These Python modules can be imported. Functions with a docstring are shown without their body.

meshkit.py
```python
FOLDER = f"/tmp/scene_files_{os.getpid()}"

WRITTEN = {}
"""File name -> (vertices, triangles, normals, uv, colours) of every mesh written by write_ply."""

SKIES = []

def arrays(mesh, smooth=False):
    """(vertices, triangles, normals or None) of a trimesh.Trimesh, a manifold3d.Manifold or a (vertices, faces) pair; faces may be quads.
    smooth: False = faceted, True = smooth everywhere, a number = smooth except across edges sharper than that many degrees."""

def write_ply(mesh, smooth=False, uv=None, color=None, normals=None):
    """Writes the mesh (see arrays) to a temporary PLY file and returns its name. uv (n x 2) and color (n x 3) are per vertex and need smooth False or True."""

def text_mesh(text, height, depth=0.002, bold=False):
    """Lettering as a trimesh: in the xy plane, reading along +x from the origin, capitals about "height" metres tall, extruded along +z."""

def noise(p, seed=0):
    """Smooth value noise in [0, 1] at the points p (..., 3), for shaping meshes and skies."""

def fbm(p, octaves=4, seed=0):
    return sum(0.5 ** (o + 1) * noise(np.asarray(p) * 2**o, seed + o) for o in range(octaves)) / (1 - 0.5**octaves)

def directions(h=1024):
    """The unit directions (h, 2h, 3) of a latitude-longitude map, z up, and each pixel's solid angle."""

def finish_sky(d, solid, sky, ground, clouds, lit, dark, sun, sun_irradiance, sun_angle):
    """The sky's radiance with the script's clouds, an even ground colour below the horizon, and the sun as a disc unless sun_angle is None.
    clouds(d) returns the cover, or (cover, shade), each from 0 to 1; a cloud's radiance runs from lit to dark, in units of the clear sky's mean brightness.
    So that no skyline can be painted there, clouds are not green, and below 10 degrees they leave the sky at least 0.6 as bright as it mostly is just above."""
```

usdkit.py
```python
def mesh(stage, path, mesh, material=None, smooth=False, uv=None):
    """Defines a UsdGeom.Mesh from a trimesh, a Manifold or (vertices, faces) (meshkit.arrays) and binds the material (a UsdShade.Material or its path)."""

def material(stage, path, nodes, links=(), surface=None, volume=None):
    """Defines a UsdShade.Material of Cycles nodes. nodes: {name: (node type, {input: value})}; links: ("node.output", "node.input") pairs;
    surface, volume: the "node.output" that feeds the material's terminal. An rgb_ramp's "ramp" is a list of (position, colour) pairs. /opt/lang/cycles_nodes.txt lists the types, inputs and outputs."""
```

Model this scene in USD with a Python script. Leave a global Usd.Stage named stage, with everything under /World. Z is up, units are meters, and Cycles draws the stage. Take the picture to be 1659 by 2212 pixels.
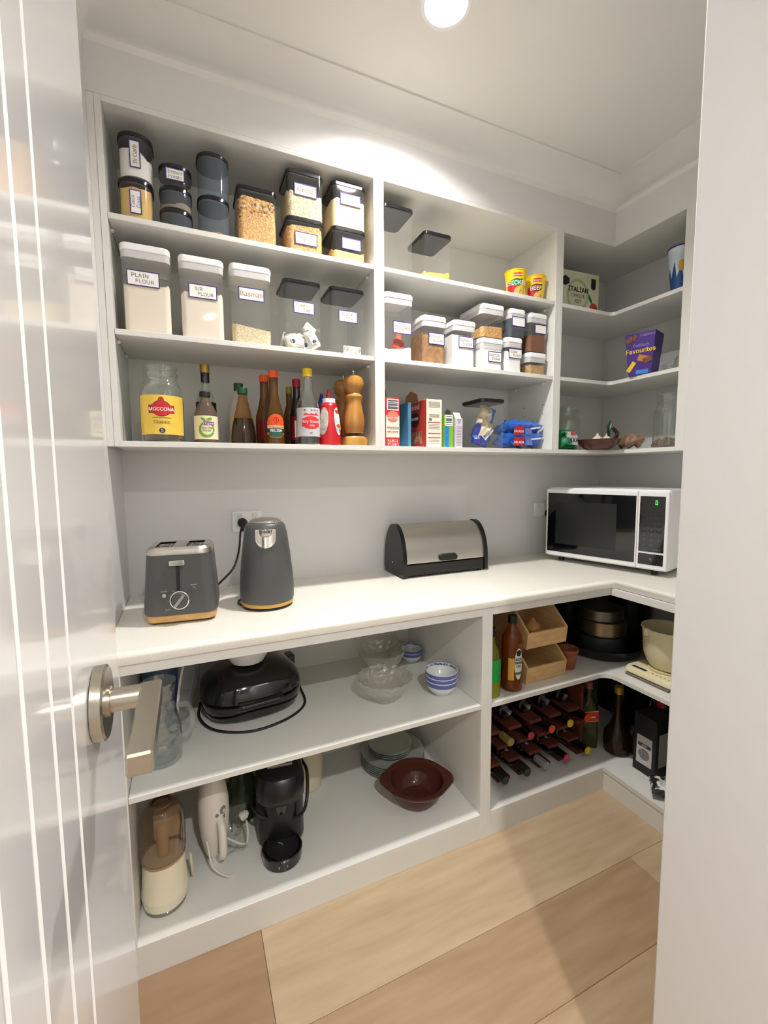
import math, random
import numpy as np, trimesh, manifold3d, shapely
from shapely import geometry as sg, affinity
from shapely.ops import unary_union
import usdkit, meshkit
from pxr import Usd, UsdGeom, UsdLux, Gf, Sdf

stage = Usd.Stage.CreateInMemory()
UsdGeom.SetStageUpAxis(stage, 'Z'); UsdGeom.SetStageMetersPerUnit(stage, 1.0)
UsdGeom.Xform.Define(stage, '/World'); UsdGeom.Scope.Define(stage, '/World/Looks')
stage.SetDefaultPrim(stage.GetPrimAtPath('/World'))
rng = random.Random(7); nrng = np.random.default_rng(7)

# ------------------------------------------------------------------ camera
EXPOSURE = 1.72
CAM = np.array([.1756, -1.5, 1.3397]); F_PX = 950.9
yaw, pitch, roll = .4168, -.0893, -.0069
fw = np.array([math.sin(yaw)*math.cos(pitch), math.cos(yaw)*math.cos(pitch), math.sin(pitch)])
_r = np.array([math.cos(yaw), -math.sin(yaw), 0.]); _u = np.cross(_r, fw)
right = _r*math.cos(roll)+_u*math.sin(roll); up = -_r*math.sin(roll)+_u*math.cos(roll)
cam = UsdGeom.Camera.Define(stage, '/World/camera')
m = np.eye(4); m[0, :3] = right; m[1, :3] = up; m[2, :3] = -fw; m[3, :3] = CAM
cam.AddTransformOp().Set(Gf.Matrix4d(m.tolist()))
cam.CreateHorizontalApertureAttr(36.0); cam.CreateVerticalApertureAttr(36.0*2212/1659)
cam.CreateFocalLengthAttr(36.0*F_PX/1659); cam.CreateClippingRangeAttr(Gf.Vec2f(.01, 100))
cam.CreateExposureAttr(EXPOSURE)

# light levels (the lamps themselves are built with the ceiling lights below)
PANTRY_LAMP, UNSEEN_HALL_LAMP = 335.0, 690.0
LAMP_COLOR = (1.0, .972, .94)

# ------------------------------------------------------------------ materials
def lin(c):
    return tuple(((x/255)/12.92 if x/255 <= .04045 else ((x/255+.055)/1.055)**2.4) for x in c)
_m = {}
def M(name, rgb, rough=.5, metal=0., **kw):
    """plain principled look; optional spec, coat, bump=(scale, strength), vary=(scale, second colour), stretch"""
    if name in _m: return _m[name]
    n = {'p': ('principled_bsdf', {'base_color': lin(rgb), 'roughness': rough, 'metallic': metal, **{k: v for k, v in kw.items() if k in ('coat_weight', 'emission_strength', 'emission_color', 'subsurface_weight', 'specular_ior_level')}})}
    l = []
    if 'vary' in kw or 'bump' in kw or 'voro' in kw:
        n['tc'] = ('texture_coordinate', {}); n['mp'] = ('mapping', {'scale': kw.get('stretch', (1, 1, 1))})
        l.append(('tc.object', 'mp.vector'))
    if 'vary' in kw:
        s, c2 = kw['vary'][:2]
        n['nz'] = ('noise_texture', {'scale': s, 'detail': 4.0}); l.append(('mp.vector', 'nz.vector'))
        lo, hi = kw.get('span', (.35, .65))
        n['rp'] = ('rgb_ramp', {'ramp': [(lo, lin(rgb)), (hi, lin(c2))]}); l += [('nz.fac', 'rp.fac'), ('rp.color', 'p.base_color')]
    if 'voro' in kw:
        s, cols = kw['voro']
        n['vo'] = ('voronoi_texture', {'scale': s}); n['sp'] = ('separate_color', {}) if False else ('separate_color', {})
        n['rp'] = ('rgb_ramp', {'interpolate': False, 'ramp': [(i/len(cols), lin(c)) for i, c in enumerate(cols)]})
        l += [('mp.vector', 'vo.vector'), ('vo.color', 'sp.color'), ('sp.r', 'rp.fac'), ('rp.color', 'p.base_color')]
        n['bm'] = ('bump', {'strength': .7, 'distance': .002}); n['iv'] = ('math', {'math_type': 'multiply', 'value2': -1.0})
        l += [('vo.distance', 'iv.value1'), ('iv.value', 'bm.height'), ('bm.normal', 'p.normal')]
    elif 'bump' in kw:
        s, st = kw['bump']
        n['bn'] = ('noise_texture', {'scale': s, 'detail': 3.0}); n['bm'] = ('bump', {'strength': st, 'distance': .001})
        l += [('mp.vector', 'bn.vector'), ('bn.fac', 'bm.height'), ('bm.normal', 'p.normal')]
    _m[name] = usdkit.material(stage, f'/World/Looks/{name}', n, l, surface='p.BSDF')
    return _m[name]

def clear(name, tint=(250, 252, 250), haze=.05, hazecol=(235, 238, 235), rough=.06, gloss=1.0, bump=None, edge=4.0, floor_=.03):
    """thin clear plastic or glass: see-through mixed with a fresnel gloss and a little haze"""
    if name in _m: return _m[name]
    n = {'t': ('transparent_bsdf', {'color': lin(tint)}), 'g': ('glossy_bsdf', {'color': (1., 1., 1.), 'roughness': rough}),
         'd': ('diffuse_bsdf', {'color': lin(hazecol)}), 'f': ('layer_weight', {'blend': .5}), 'pw': ('math', {'math_type': 'power', 'value2': edge}), 'fm': ('math', {'math_type': 'multiply_add', 'value2': .5*gloss, 'value3': floor_}),
         'a': ('mix_closure', {'fac': haze}), 'b': ('mix_closure', {})}
    l = [('t.BSDF', 'a.closure1'), ('d.BSDF', 'a.closure2'), ('a.closure', 'b.closure1'), ('g.BSDF', 'b.closure2'), ('f.facing', 'pw.value1'), ('pw.value', 'fm.value1'), ('fm.value', 'b.fac')]
    if bump:
        n['tc'] = ('texture_coordinate', {}); n['bn'] = ('voronoi_texture', {'scale': bump[0]}); n['bm'] = ('bump', {'strength': bump[1], 'distance': .004})
        l += [('tc.object', 'bn.vector'), ('bn.distance', 'bm.height'), ('bm.normal', 'g.normal'), ('bm.normal', 'f.normal')]
    _m[name] = usdkit.material(stage, f'/World/Looks/{name}', n, l, surface='b.closure')
    return _m[name]

WALL = M('wall_paint', (226, 225, 224), .36, bump=(140, .05)); CEIL = M('ceiling_paint', (232, 231, 226), .7)
BOARD = M('white_laminate', (228, 228, 222), .32); DOORW = M('door_gloss', (226, 225, 224), .12, coat_weight=.3)
TOPM = M('worktop_speckle', (240, 237, 227), .35, vary=(420, (222, 217, 204)), span=(.52, .75))
WHITE = M('white_plastic', (243, 243, 243), .3); BLACK = M('black_plastic', (9, 9, 10), .22); MATBLACK = M('black_matt', (20, 20, 21), .5)
BLACKLID = M('black_seal', (24, 24, 26), .2)
CLEAR = clear('clear_plastic', tint=(254, 254, 254), haze=.03); GLASS = clear('clear_glass', tint=(244, 249, 246), haze=.04, rough=.03, edge=1.7, floor_=.07, gloss=1.4, hazecol=(205, 214, 210))
BLUECLEAR = clear('bluish_plastic', tint=(226, 233, 240), haze=.13, hazecol=(186, 200, 214))
FROST = clear('frosted_collar', haze=.62, hazecol=(238, 238, 240), rough=.3)
PAPER = M('white_paper', (244, 243, 238), .6); PURPLE = M('purple_ink', (62, 44, 120), .6); INK = M('brown_ink', (160, 118, 84), .7); GREYINK = M('grey_ink', (128, 118, 108), .7)
STEEL = M('brushed_steel', (206, 200, 192), .24, 1., bump=(60, .25), stretch=(1, 60, 60)); CHROME = M('chrome', (225, 222, 216), .08, 1.)
NICKEL = M('satin_nickel', (188, 182, 168), .26, 1.)
GREY = M('charcoal_enamel', (78, 79, 78), .42); OAK = M('light_wood', (214, 172, 112), .5, vary=(30, (190, 146, 90)), stretch=(1, 1, 10))
RED = M('red_print', (205, 32, 38), .4); DKRED = M('dark_red_plastic', (128, 14, 26), .35); BLUE = M('blue_plastic', (24, 46, 150), .35)
GREEN = M('green_print', (34, 128, 66), .45); YELLOW = M('yellow_plastic', (242, 206, 22), .35); ORANGE = M('orange_plastic', (236, 84, 26), .4)
BLACKINK = M('black_ink', (28, 26, 28), .6); WHITEINK = M('white_ink', (248, 246, 244), .5); CREAM = M('cream_plastic', (238, 230, 204), .4)

# ------------------------------------------------------------------ geometry helpers
def loft(rings, cap0=True, cap1=True):
    rings = [np.asarray(r, float) for r in rings]; n = len(rings[0]); v = np.vstack(rings); f = []
    for k in range(len(rings)-1):
        a = k*n+np.arange(n); b = k*n+(np.arange(n)+1) % n
        f += [np.stack([a, b, b+n], 1), np.stack([a, b+n, a+n], 1)]
    extra = []
    for on, k, s in ((cap0, 0, -1), (cap1, len(rings)-1, 1)):
        if on:
            c = len(v)+len(extra); extra.append(rings[k].mean(0)); a = k*n+np.arange(n); b = k*n+(np.arange(n)+1) % n
            f.append(np.stack([np.full(n, c), a, b] if s > 0 else [np.full(n, c), b, a], 1))
    if extra: v = np.vstack([v, extra])
    return v, np.vstack(f)
def circ(r, z, n=40, cx=0, cy=0, ry=None):
    a = np.arange(n)*2*math.pi/n
    return np.stack([cx+r*np.cos(a), cy+(ry or r)*np.sin(a), np.full(n, z)], 1)
def lathe(prof, n=40, cap0=True, cap1=True): return loft([circ(max(r, 1e-5), z, n) for r, z in prof], cap0, cap1)
def rr(w, d, r, z, k=6, cx=0, cy=0):
    r = min(r, w/2-1e-4, d/2-1e-4); p = []
    for sx, sy, a0 in ((1, 1, 0), (-1, 1, 90), (-1, -1, 180), (1, -1, 270)):
        for i in range(k+1):
            a = math.radians(a0+90*i/k); p.append((cx+sx*(w/2-r)+r*math.cos(a), cy+sy*(d/2-r)+r*math.sin(a), z))
    return np.array(p)
def rbox(w, d, h, r, z=0, b=.002, cx=0, cy=0, k=6):
    """box with rounded upright corners and softened top and bottom edges"""
    return loft([rr(w-2*b, d-2*b, r-b, z, k, cx, cy), rr(w-.6*b, d-.6*b, r, z+.3*b, k, cx, cy), rr(w, d, r, z+b, k, cx, cy), rr(w, d, r, z+h-b, k, cx, cy), rr(w-.6*b, d-.6*b, r, z+h-.3*b, k, cx, cy), rr(w-2*b, d-2*b, r-b, z+h, k, cx, cy)])
def box(x0, x1, y0, y1, z0, z1, b=.0008):
    b = min(b, (x1-x0)/3, (y1-y0)/3, (z1-z0)/3); p = []
    for x, sx in ((x0, 1), (x1, -1)):
        for y, sy in ((y0, 1), (y1, -1)):
            for z, sz in ((z0, 1), (z1, -1)):
                p += [(x+sx*b, y+sy*b, z), (x+sx*b, y, z+sz*b), (x, y+sy*b, z+sz*b)]
    h = trimesh.convex.convex_hull(np.array(p)); return h.vertices, h.faces
def ext(poly, h, z=0):
    ms = [trimesh.creation.extrude_polygon(g, h, engine='earcut') for g in getattr(poly, 'geoms', [poly]) if not g.is_empty]
    v, f = cat(*[(q.vertices, q.faces) for q in ms]); return v+[0, 0, z], f
def cat(*ms):
    v, f, o = [], [], 0
    for a, b in ms: v.append(np.asarray(a)); f.append(np.asarray(b)+o); o += len(a)
    return np.vstack(v), np.vstack(f)
def mv(mesh, x=0, y=0, z=0): return np.asarray(mesh[0])+[x, y, z], mesh[1]
def rot(mesh, ax, deg):
    R = trimesh.transformations.rotation_matrix(math.radians(deg), {'x': (1, 0, 0), 'y': (0, 1, 0), 'z': (0, 0, 1)}[ax])[:3, :3]
    return np.asarray(mesh[0])@R.T, mesh[1]
def tube(pts, r, n=10, steps=6):
    p = np.array(pts, float)
    if len(p) > 2 and steps > 1:
        q = np.vstack([2*p[0]-p[1], p, 2*p[-1]-p[-2]]); out = []
        for i in range(1, len(q)-2):
            for t in np.arange(steps)/steps:
                out.append(.5*(2*q[i]+(q[i+1]-q[i-1])*t+(2*q[i-1]-5*q[i]+4*q[i+1]-q[i+2])*t*t+(3*q[i]-q[i-1]-3*q[i+1]+q[i+2])*t**3))
        p = np.array(out+[p[-1]])
    d = np.gradient(p, axis=0); d /= np.linalg.norm(d, axis=1, keepdims=True); nrm = np.cross(d[0], [.3, .5, .81]); rings = []
    for c, t in zip(p, d):
        nrm = nrm-t*(nrm@t); nrm /= np.linalg.norm(nrm); bi = np.cross(t, nrm); a = np.arange(n)*2*math.pi/n
        rings.append(c+r*(np.cos(a)[:, None]*nrm+np.sin(a)[:, None]*bi))
    return loft(rings)
_t = {}
def text(s, h, depth=.0004, bold=False):
    """lettering in the xz plane facing -y, centred on the origin"""
    k = (s, bold)
    if k not in _t:
        q = meshkit.text_mesh(s, 1.0, 1.0, bold); v = np.array(q.vertices); v[:, 0] -= (v[:, 0].min()+v[:, 0].max())/2; v[:, 1] -= .5; _t[k] = (v, np.array(q.faces))
    v, f = _t[k]; return np.stack([v[:, 0]*h, -v[:, 2]*depth, v[:, 1]*h], 1), f
def flat(poly, depth=.0004): v, f = ext(poly, depth); return np.stack([v[:, 0], -v[:, 2], v[:, 1]], 1), f   # shapely shape (x, z) as a thin print facing -y
def wrap(mesh, R):
    """bends a mesh lying in the xz plane (facing -y) round an upright cylinder of radius R (or R(z)); y is the height above the surface"""
    v = np.asarray(mesh[0]); r = (R(v[:, 2]) if callable(R) else R)-v[:, 1]; rr0 = R(v[:, 2]) if callable(R) else R; a = v[:, 0]/rr0
    return np.stack([r*np.sin(a), -r*np.cos(a), v[:, 2]], 1), mesh[1]
def grid(w, z0, z1, nx=24, nz=6):
    x = np.linspace(-w/2, w/2, nx); z = np.linspace(z0, z1, nz); g = np.array([(a, 0, b) for b in z for a in x]); f = []
    for j in range(nz-1):
        for i in range(nx-1):
            k = j*nx+i; f += [(k, k+1, k+nx+1), (k, k+nx+1, k+nx)]
    return g, np.array(f)
def rectp(w, h, x=0, z=0): return sg.box(x-w/2, z-h/2, x+w/2, z+h/2)
def ell(w, h, x=0, z=0): return affinity.translate(affinity.scale(sg.Point(0, 0).buffer(1, 24), w/2, h/2), x, z)
def densify(poly, d): return shapely.segmentize(poly, d)
def wflat(poly, R, depth=.0004, step=.006):
    """a print shape cut into strips so that it bends well, wrapped round R"""
    x0, z0, x1, z1 = poly.bounds; parts = []; x = x0
    while x < x1:
        c = poly.intersection(sg.box(x, z0-1, x+step, z1+1)); x += step
        zs = np.arange(z0, z1+.008, .008) if callable(R) else (z0-1, z1+1)
        for a, b in zip(zs[:-1], zs[1:]):
            e = c.intersection(sg.box(-9, a, 9, b)) if callable(R) else c
            for g in getattr(e, 'geoms', [e]):
                if g.geom_type == 'Polygon' and g.area > 1e-9: parts.append(flat(g, depth))
    return wrap(cat(*parts), R)

# ------------------------------------------------------------------ scene helpers
_n = {}
def path_for(parent, name):
    k = f'{parent}/{name}'; i = _n.get(k, 0); _n[k] = i+1
    return k if i == 0 else f'{k}_{i:03d}'
def P(o): return o if isinstance(o, str) else str(o.GetPath())
def obj(name, mesh, mat, parent='/World', smooth=32, label=None):
    p = path_for(P(parent), name); q = usdkit.mesh(stage, p, (np.asarray(mesh[0], float), np.asarray(mesh[1])), mat, smooth=smooth).GetPrim()
    if label: q.SetCustomDataByKey('label', label)
    return q
def tag(q, label, category, group=None, kind=None):
    q.SetCustomDataByKey('label', label); q.SetCustomDataByKey('category', category)
    if group: q.SetCustomDataByKey('group', group)
    if kind: q.SetCustomDataByKey('kind', kind)
    return q
def thing(name, label, category, x=0, y=0, z=0, rz=0, group=None):
    x_ = UsdGeom.Xform.Define(stage, path_for('/World', name)); x_.AddTranslateOp().Set(Gf.Vec3d(x, y, z))
    if rz: x_.AddRotateZOp().Set(float(rz))
    return tag(x_.GetPrim(), label, category, group)
def struct(name, mesh, mat, label=None, parent='/World', smooth=False):
    q = obj(name, mesh, mat, parent, smooth)
    if parent == '/World':
        q.SetCustomDataByKey('kind', 'structure')
        if label: q.SetCustomDataByKey('label', label)
    return q
def copy_of(root, x, y, z, rz, label, group=None):
    was = root.GetCustomData(); name = root.GetName()
    r = thing(name, label, was['category'], x, y, z, rz, group or was.get('group'))
    r.GetReferences().AddInternalReference(root.GetPath()); r.SetInstanceable(True); return r

# ------------------------------------------------------------------ the room
XL, YB, XR, YE, ZC = -.035, .302, 2.307, -4.0, 2.60
NX, NY = .93, -1.025          # corner of the near right wall
floor = struct('floor', box(XL, XR, YE, YB, -.04, -.011), M('screed', (120, 110, 100), .9), 'pale timber board floor of the pantry')
wood = [M(f'floor_oak_{c}', a, .38, vary=(3.2, b), stretch=(1.2, 9, 1), span=(.3, .7)) for c, a, b in (
    ('pale', (194, 172, 142), (178, 154, 123)), ('tan', (176, 149, 118), (160, 131, 100)), ('honey', (186, 161, 129), (168, 141, 109)), ('brown', (164, 135, 105), (150, 121, 92)))]
rows = {0: [(.315, 3), (XR, 0)], 1: [(1.525, 1), (XR, 0)], 2: [(.62, 0), (XR, 2)], 3: [(1.2, 2), (XR, 1)]}
y1 = -.247
for k in range(17):
    y0 = y1-(.298 if k == 0 else .225); x0 = XL
    for x1, w in rows.get(k, [(.2+.37*((k*5) % 4), k % 4), (XR, (k+2) % 4)]):
        struct('plank', box(x0+.0004, x1-.0004, y0+.0004, y1-.0004, -.011, 0, .0012), wood[w], parent=floor); x0 = x1
    y1 = y0
LAMPS = [(.868, -.375), (.42, -2.5)]
struct('ceiling', ext(sg.box(XL-.1, YE-.1, XR+.1, YB+.1).difference(unary_union([sg.Point(p).buffer(.060, 16) for p in LAMPS])), .1, ZC), CEIL, 'flat white ceiling with a recessed lamp')
struct('wall_back', box(XL-.1, XR+.1, YB, YB+.1, 0, ZC), WALL, 'white wall behind shelves and worktop')
struct('wall_left', box(XL-.1, XL, YE, YB, 0, ZC), WALL, 'white wall behind the open door')
struct('wall_right', box(XR, XR+.1, NY, YB, 0, ZC), WALL, 'white wall behind the corner shelves')
struct('wall_near', box(NX, XR+.1, YE, NY, 0, ZC, .003), WALL, 'plain white wall end filling the right edge of the view')
struct('wall_unseen_hall', box(XL-.1, XR+.1, YE-.1, YE, 0, ZC), WALL, 'unseen white wall closing the passage behind the camera')  # out of view, closes the passage and bounces light back
Lp = lambda x0, x1, xe, yb, y0, ye: sg.Polygon([(x0, yb), (x1, yb), (x1, ye), (xe, ye), (xe, y0), (x0, y0)])
struct('wall_bulkhead', ext(Lp(XL, XR, 2.003, YB, 0, NY), ZC-2.376, 2.376), WALL, 'white bulkhead between the wall shelves and the ceiling')
cove = [(0, .0)]+[(.004, .004)]+[(.010+.075*(1-math.cos(t)), .004+.010+.074*math.sin(t)) for t in np.linspace(0, math.pi/2, 9)]+[(.092, .090), (.092, .096), (0, .096)]
rings = [[], [], [], []]
for o, z in cove:
    z += ZC-.096
    for q, p in zip(rings, ((XL+o, YE, z), (XL+o, -o, z), (2.003-o, -o, z), (2.003-o, NY, z))): q.append(p)
struct('trim_1', loft(rings), CEIL, 'white coved cornice round the ceiling', smooth=25)
struct('trim_2', box(XL, -.017, .001, .018, 1.421, 2.376), BOARD, 'white filler strip left of the wall shelves')

# door: opened flat along the left wall, its face grooved
dx0, dx1, dy0, dy1 = .055, .095, -1.755, -.945
gro = [dy1-.198+(-.0455)*i for i in range(4)]
face = [(dx1, dy1-.002), (dx1-.002, dy1)]
pl = [(dx0, dy0), (dx1, dy0)]
for g in sorted(gro+[2*(dy0+dy1)/2-g for g in gro]): pl += [(dx1, g-.0035), (dx1-.0045, g-.001), (dx1-.0045, g+.001), (dx1, g+.0035)]
pl += [(dx1, dy1-.002), (dx1-.002, dy1), (dx0, dy1)]
door = struct('door_1', ext(sg.Polygon(pl), 2.03, .012), DOORW, 'white gloss door with upright grooves standing open at the left')
hy, hz = -1.073, 1.146
rose = rot(lathe([(.029, 0), (.031, .001), (.031, .0085), (.029, .010), (.0105, .010)], 48), 'y', 90)
hnd = obj('handle', mv(rose, dx1, hy, hz), NICKEL, door, 30, 'satin nickel lever handle on a round rose')
obj('neck', mv(rot(lathe([(.0125, .009), (.0125, .012), (.0098, .0125), (.0098, .036)], 32), 'y', 90), dx1, hy, hz), NICKEL, hnd)
obj('lever', cat(mv(box(.0, .017, -.106, .010, -.008, .008, .0016), dx1+.034, hy, hz)), NICKEL, hnd, 20)
# ------------------------------------------------------------------ lamps
def downlight(x, y, label, power, r=.056, recess=.034):
    t = thing('ceiling_lamp', label, 'lamp', x, y, ZC)
    obj('bezel', loft([circ(r, recess, 48), circ(r, -.001, 48), circ(r+.002, -.003, 48), circ(r+.012, -.003, 48), circ(r+.014, 0, 48)], False, False), WHITE, t)
    obj('housing', loft([circ(r+.001, recess-.002, 48), circ(r+.001, recess+.04, 48), circ(.01, recess+.05, 48)], False, True), MATBLACK, t)
    e = usdkit.material(stage, f'/World/Looks/lamp_glow_{int(power)}', {'e': ('emission', {'color': LAMP_COLOR, 'strength': power})}, surface='e.emission')
    obj('lens', loft([circ(r-.001, recess, 48), circ(r*.6, recess-.002, 48)], False, True), e, t, True)
    return t
downlight(*LAMPS[0], 'round recessed ceiling lamp shining over the shelves', PANTRY_LAMP)
downlight(*LAMPS[1], 'unseen recessed ceiling lamp behind the camera, placed to light the shelf fronts and lower cabinets', UNSEEN_HALL_LAMP)  # out of view, placed to light the shelf fronts and lower cabinets

# ------------------------------------------------------------------ shelving
zA, zB, zD, zT = 2.073, 1.757, 1.438, 2.36
G_UP = 'wall shelf units under the bulkhead'
def pin(x, y, z, s, parent): obj('shelf_pin', mv(rot(lathe([(.006, 0), (.006, .006), (.003, .008)], 14), 'y', 90*s), x, y, z), WHITE, parent)
HOLE = M('drill_hole', (60, 58, 52), .9)
def unit(name, label, x0, x1, pl_, pr_, z0, zdeck, z1, yf, shelves, top=True, kick=0):
    """open cabinet; x0..x1 is the opening, pl_/pr_ the outer faces of its sides"""
    t = thing(name, label, 'shelf unit', (x0+x1)/2, yf, z0)
    L = lambda *a: mv(box(*a), -(x0+x1)/2, -yf, -z0)
    zt = z1+.016 if top else z1
    obj('side_panel', L(pl_, x0, yf, .301, z0, zt), BOARD, t, False); obj('side_panel', L(x1, pr_, yf, .301, z0, zt), BOARD, t, False)
    obj('bottom_panel', L(x0, x1, yf, .301, zdeck-.017, zdeck), BOARD, t, False)
    if top: obj('top_panel', L(x0, x1, yf, .301, z1, z1+.016), BOARD, t, False)
    obj('back_panel', L(x0, x1, .296, .301, zdeck, z1), BOARD, t, False)
    for z in shelves:
        obj('shelf', L(x0+.001, x1-.001, yf+.002, .295, z-.016, z), BOARD, t, False)
        for yy in (yf+.06, .24):
            for xx, s in ((x0, 1), (x1, -1)): pin(xx-(x0+x1)/2, yy-yf, z-.023-z0, s, t)
    if kick: obj('kickboard', L(pl_, pr_, yf+.003, yf+.019, 0, zdeck-.017), BOARD, t, False)
    return t
unit('wall_shelf_unit', 'white open wall shelf unit nearest the door, with three rows of jars and bottles', 0, .808, -.0165, .8275, 1.421, zD, zT, 0, [zA, zB])
u2 = unit('wall_shelf_unit', 'middle white open wall shelf unit with cup noodles on its top shelf', .847, 1.655, .8275, 1.6755, 1.421, zD, zT, 0, [zA, zB])
for yy in (.06, .18):
    for zz in (1.64, 1.60, 1.9, 1.94): obj('pin_hole', mv(rot(lathe([(.0025, 0), (.0025, .0006)], 10), 'y', -90), 1.655-1.251, yy, zz-1.421), HOLE, u2)
XC, YS = 2.003, -.354
t = thing('corner_shelf_unit', 'white corner wall shelf unit with L-shaped shelves', 'shelf unit', XC, 0, 1.421)
def fil(p, r): return p.buffer(r, 8).buffer(-r, 8)
def up_l(x0, x1, y1, ins=0): return Lp(x0, x1, XC+ins, .301, ins, y1)
L = lambda q: mv(q, -XC, 0, -1.421)
obj('side_panel', L(box(1.6755, 1.696, 0, .301, 1.421, zT+.016)), BOARD, t, False)
obj('end_panel', L(box(XC, XR-.001, YS, -.318, 1.421, zT+.016)), BOARD, t, False)
for nm, z, h in (('bottom_panel', zD-.017, .017), ('top_panel', zT, .016)): obj(nm, L(ext(up_l(1.696, XR-.001, -.318), h, z)), BOARD, t, False)
for z in (2.070, zB): obj('shelf', L(ext(fil(up_l(1.697, XR-.002, -.317, .002), .02), .016, z-.016)), BOARD, t, 20)
obj('back_panel', L(box(1.696, XR-.001, .296, .301, zD, zT)), BOARD, t, False)

# base cabinets
yf, zS, zK, zR, XB = -.272, .514, .098, .839, 1.721
t = unit('base_shelf_unit', 'white open base shelf unit under the worktop, nearest the door', 0, 1.093, -.0165, 1.115, 0, zK, .866, yf, [zS], top=False, kick=1)
obj('rail', mv(box(0, 1.093, yf, yf+.016, zR, .866), -.5465, -yf, 0), BOARD, t, False)
t = thing('corner_base_unit', 'white corner base unit with L-shaped shelf holding pots, bottles and a wine rack', 'shelf unit', XB, yf, 0)
L = lambda q: mv(q, -XB, -yf, 0)
def lo_l(x0, y1, ins=0): return Lp(x0, XR-.001, XB+ins, .301, yf+ins, y1)
obj('side_panel', L(box(1.115, 1.137, yf, .301, 0, .866)), BOARD, t, False)
obj('shelf', L(ext(fil(lo_l(1.138, NY+.002, .002), .045), .016, zS-.003-.016)), BOARD, t, 20)
obj('bottom_panel', L(ext(lo_l(1.137, NY+.002), .017, zK-.017)), BOARD, t, 20)
obj('kickboard', L(ext(sg.LineString([(1.137, yf+.011), (XB+.011, yf+.011), (XB+.011, NY+.002)]).buffer(.008, cap_style=2, join_style=2), zK-.017, 0)), BOARD, t, False)
obj('rail', L(ext(sg.LineString([(1.137, yf+.008), (XB+.008, yf+.008), (XB+.008, NY+.002)]).buffer(.008, cap_style=2, join_style=2), .866-zR, zR)), BOARD, t, False)
obj('back_panel', L(box(1.137, XR-.001, .296, .301, zK, .866)), BOARD, t, False)
# worktop with a rolled front edge
rings = []
yn, xn, x0 = yf-.008, XB+.012, XL+.001
def top_ring(i, z): return [(x0, .3015, z), (x0, yn+i, z), (xn+i, yn+i, z), (xn+i, NY+.001, z), (XR-.0005, NY+.001, z), (XR-.0005, .3015, z)]
for i, z in [(.006, .867), (.002, .868), (0, .872)]+[(.014*(1-math.sin(a)), .886+.014*math.cos(a) if False else .886+.014*(1-math.cos(math.pi/2-a))) for a in []]: rings.append(top_ring(i, z))
for a in np.linspace(0, math.pi/2, 7): rings.append(top_ring(.014*(1-math.cos(a)), .886+.014*math.sin(a)))
v, f = loft([np.array(r) for r in rings], False, False)
nb = len(rings)
caps = [ext(sg.Polygon([(p[0], p[1]) for p in rings[k]]), 1e-6, rings[k][0][2]) for k in (0, -1)]
q = obj('worktop', cat((v, f), *caps), TOPM, '/World', 40); tag(q, 'continuous L-shaped white speckled worktop with rolled front edge', 'worktop')

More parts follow.
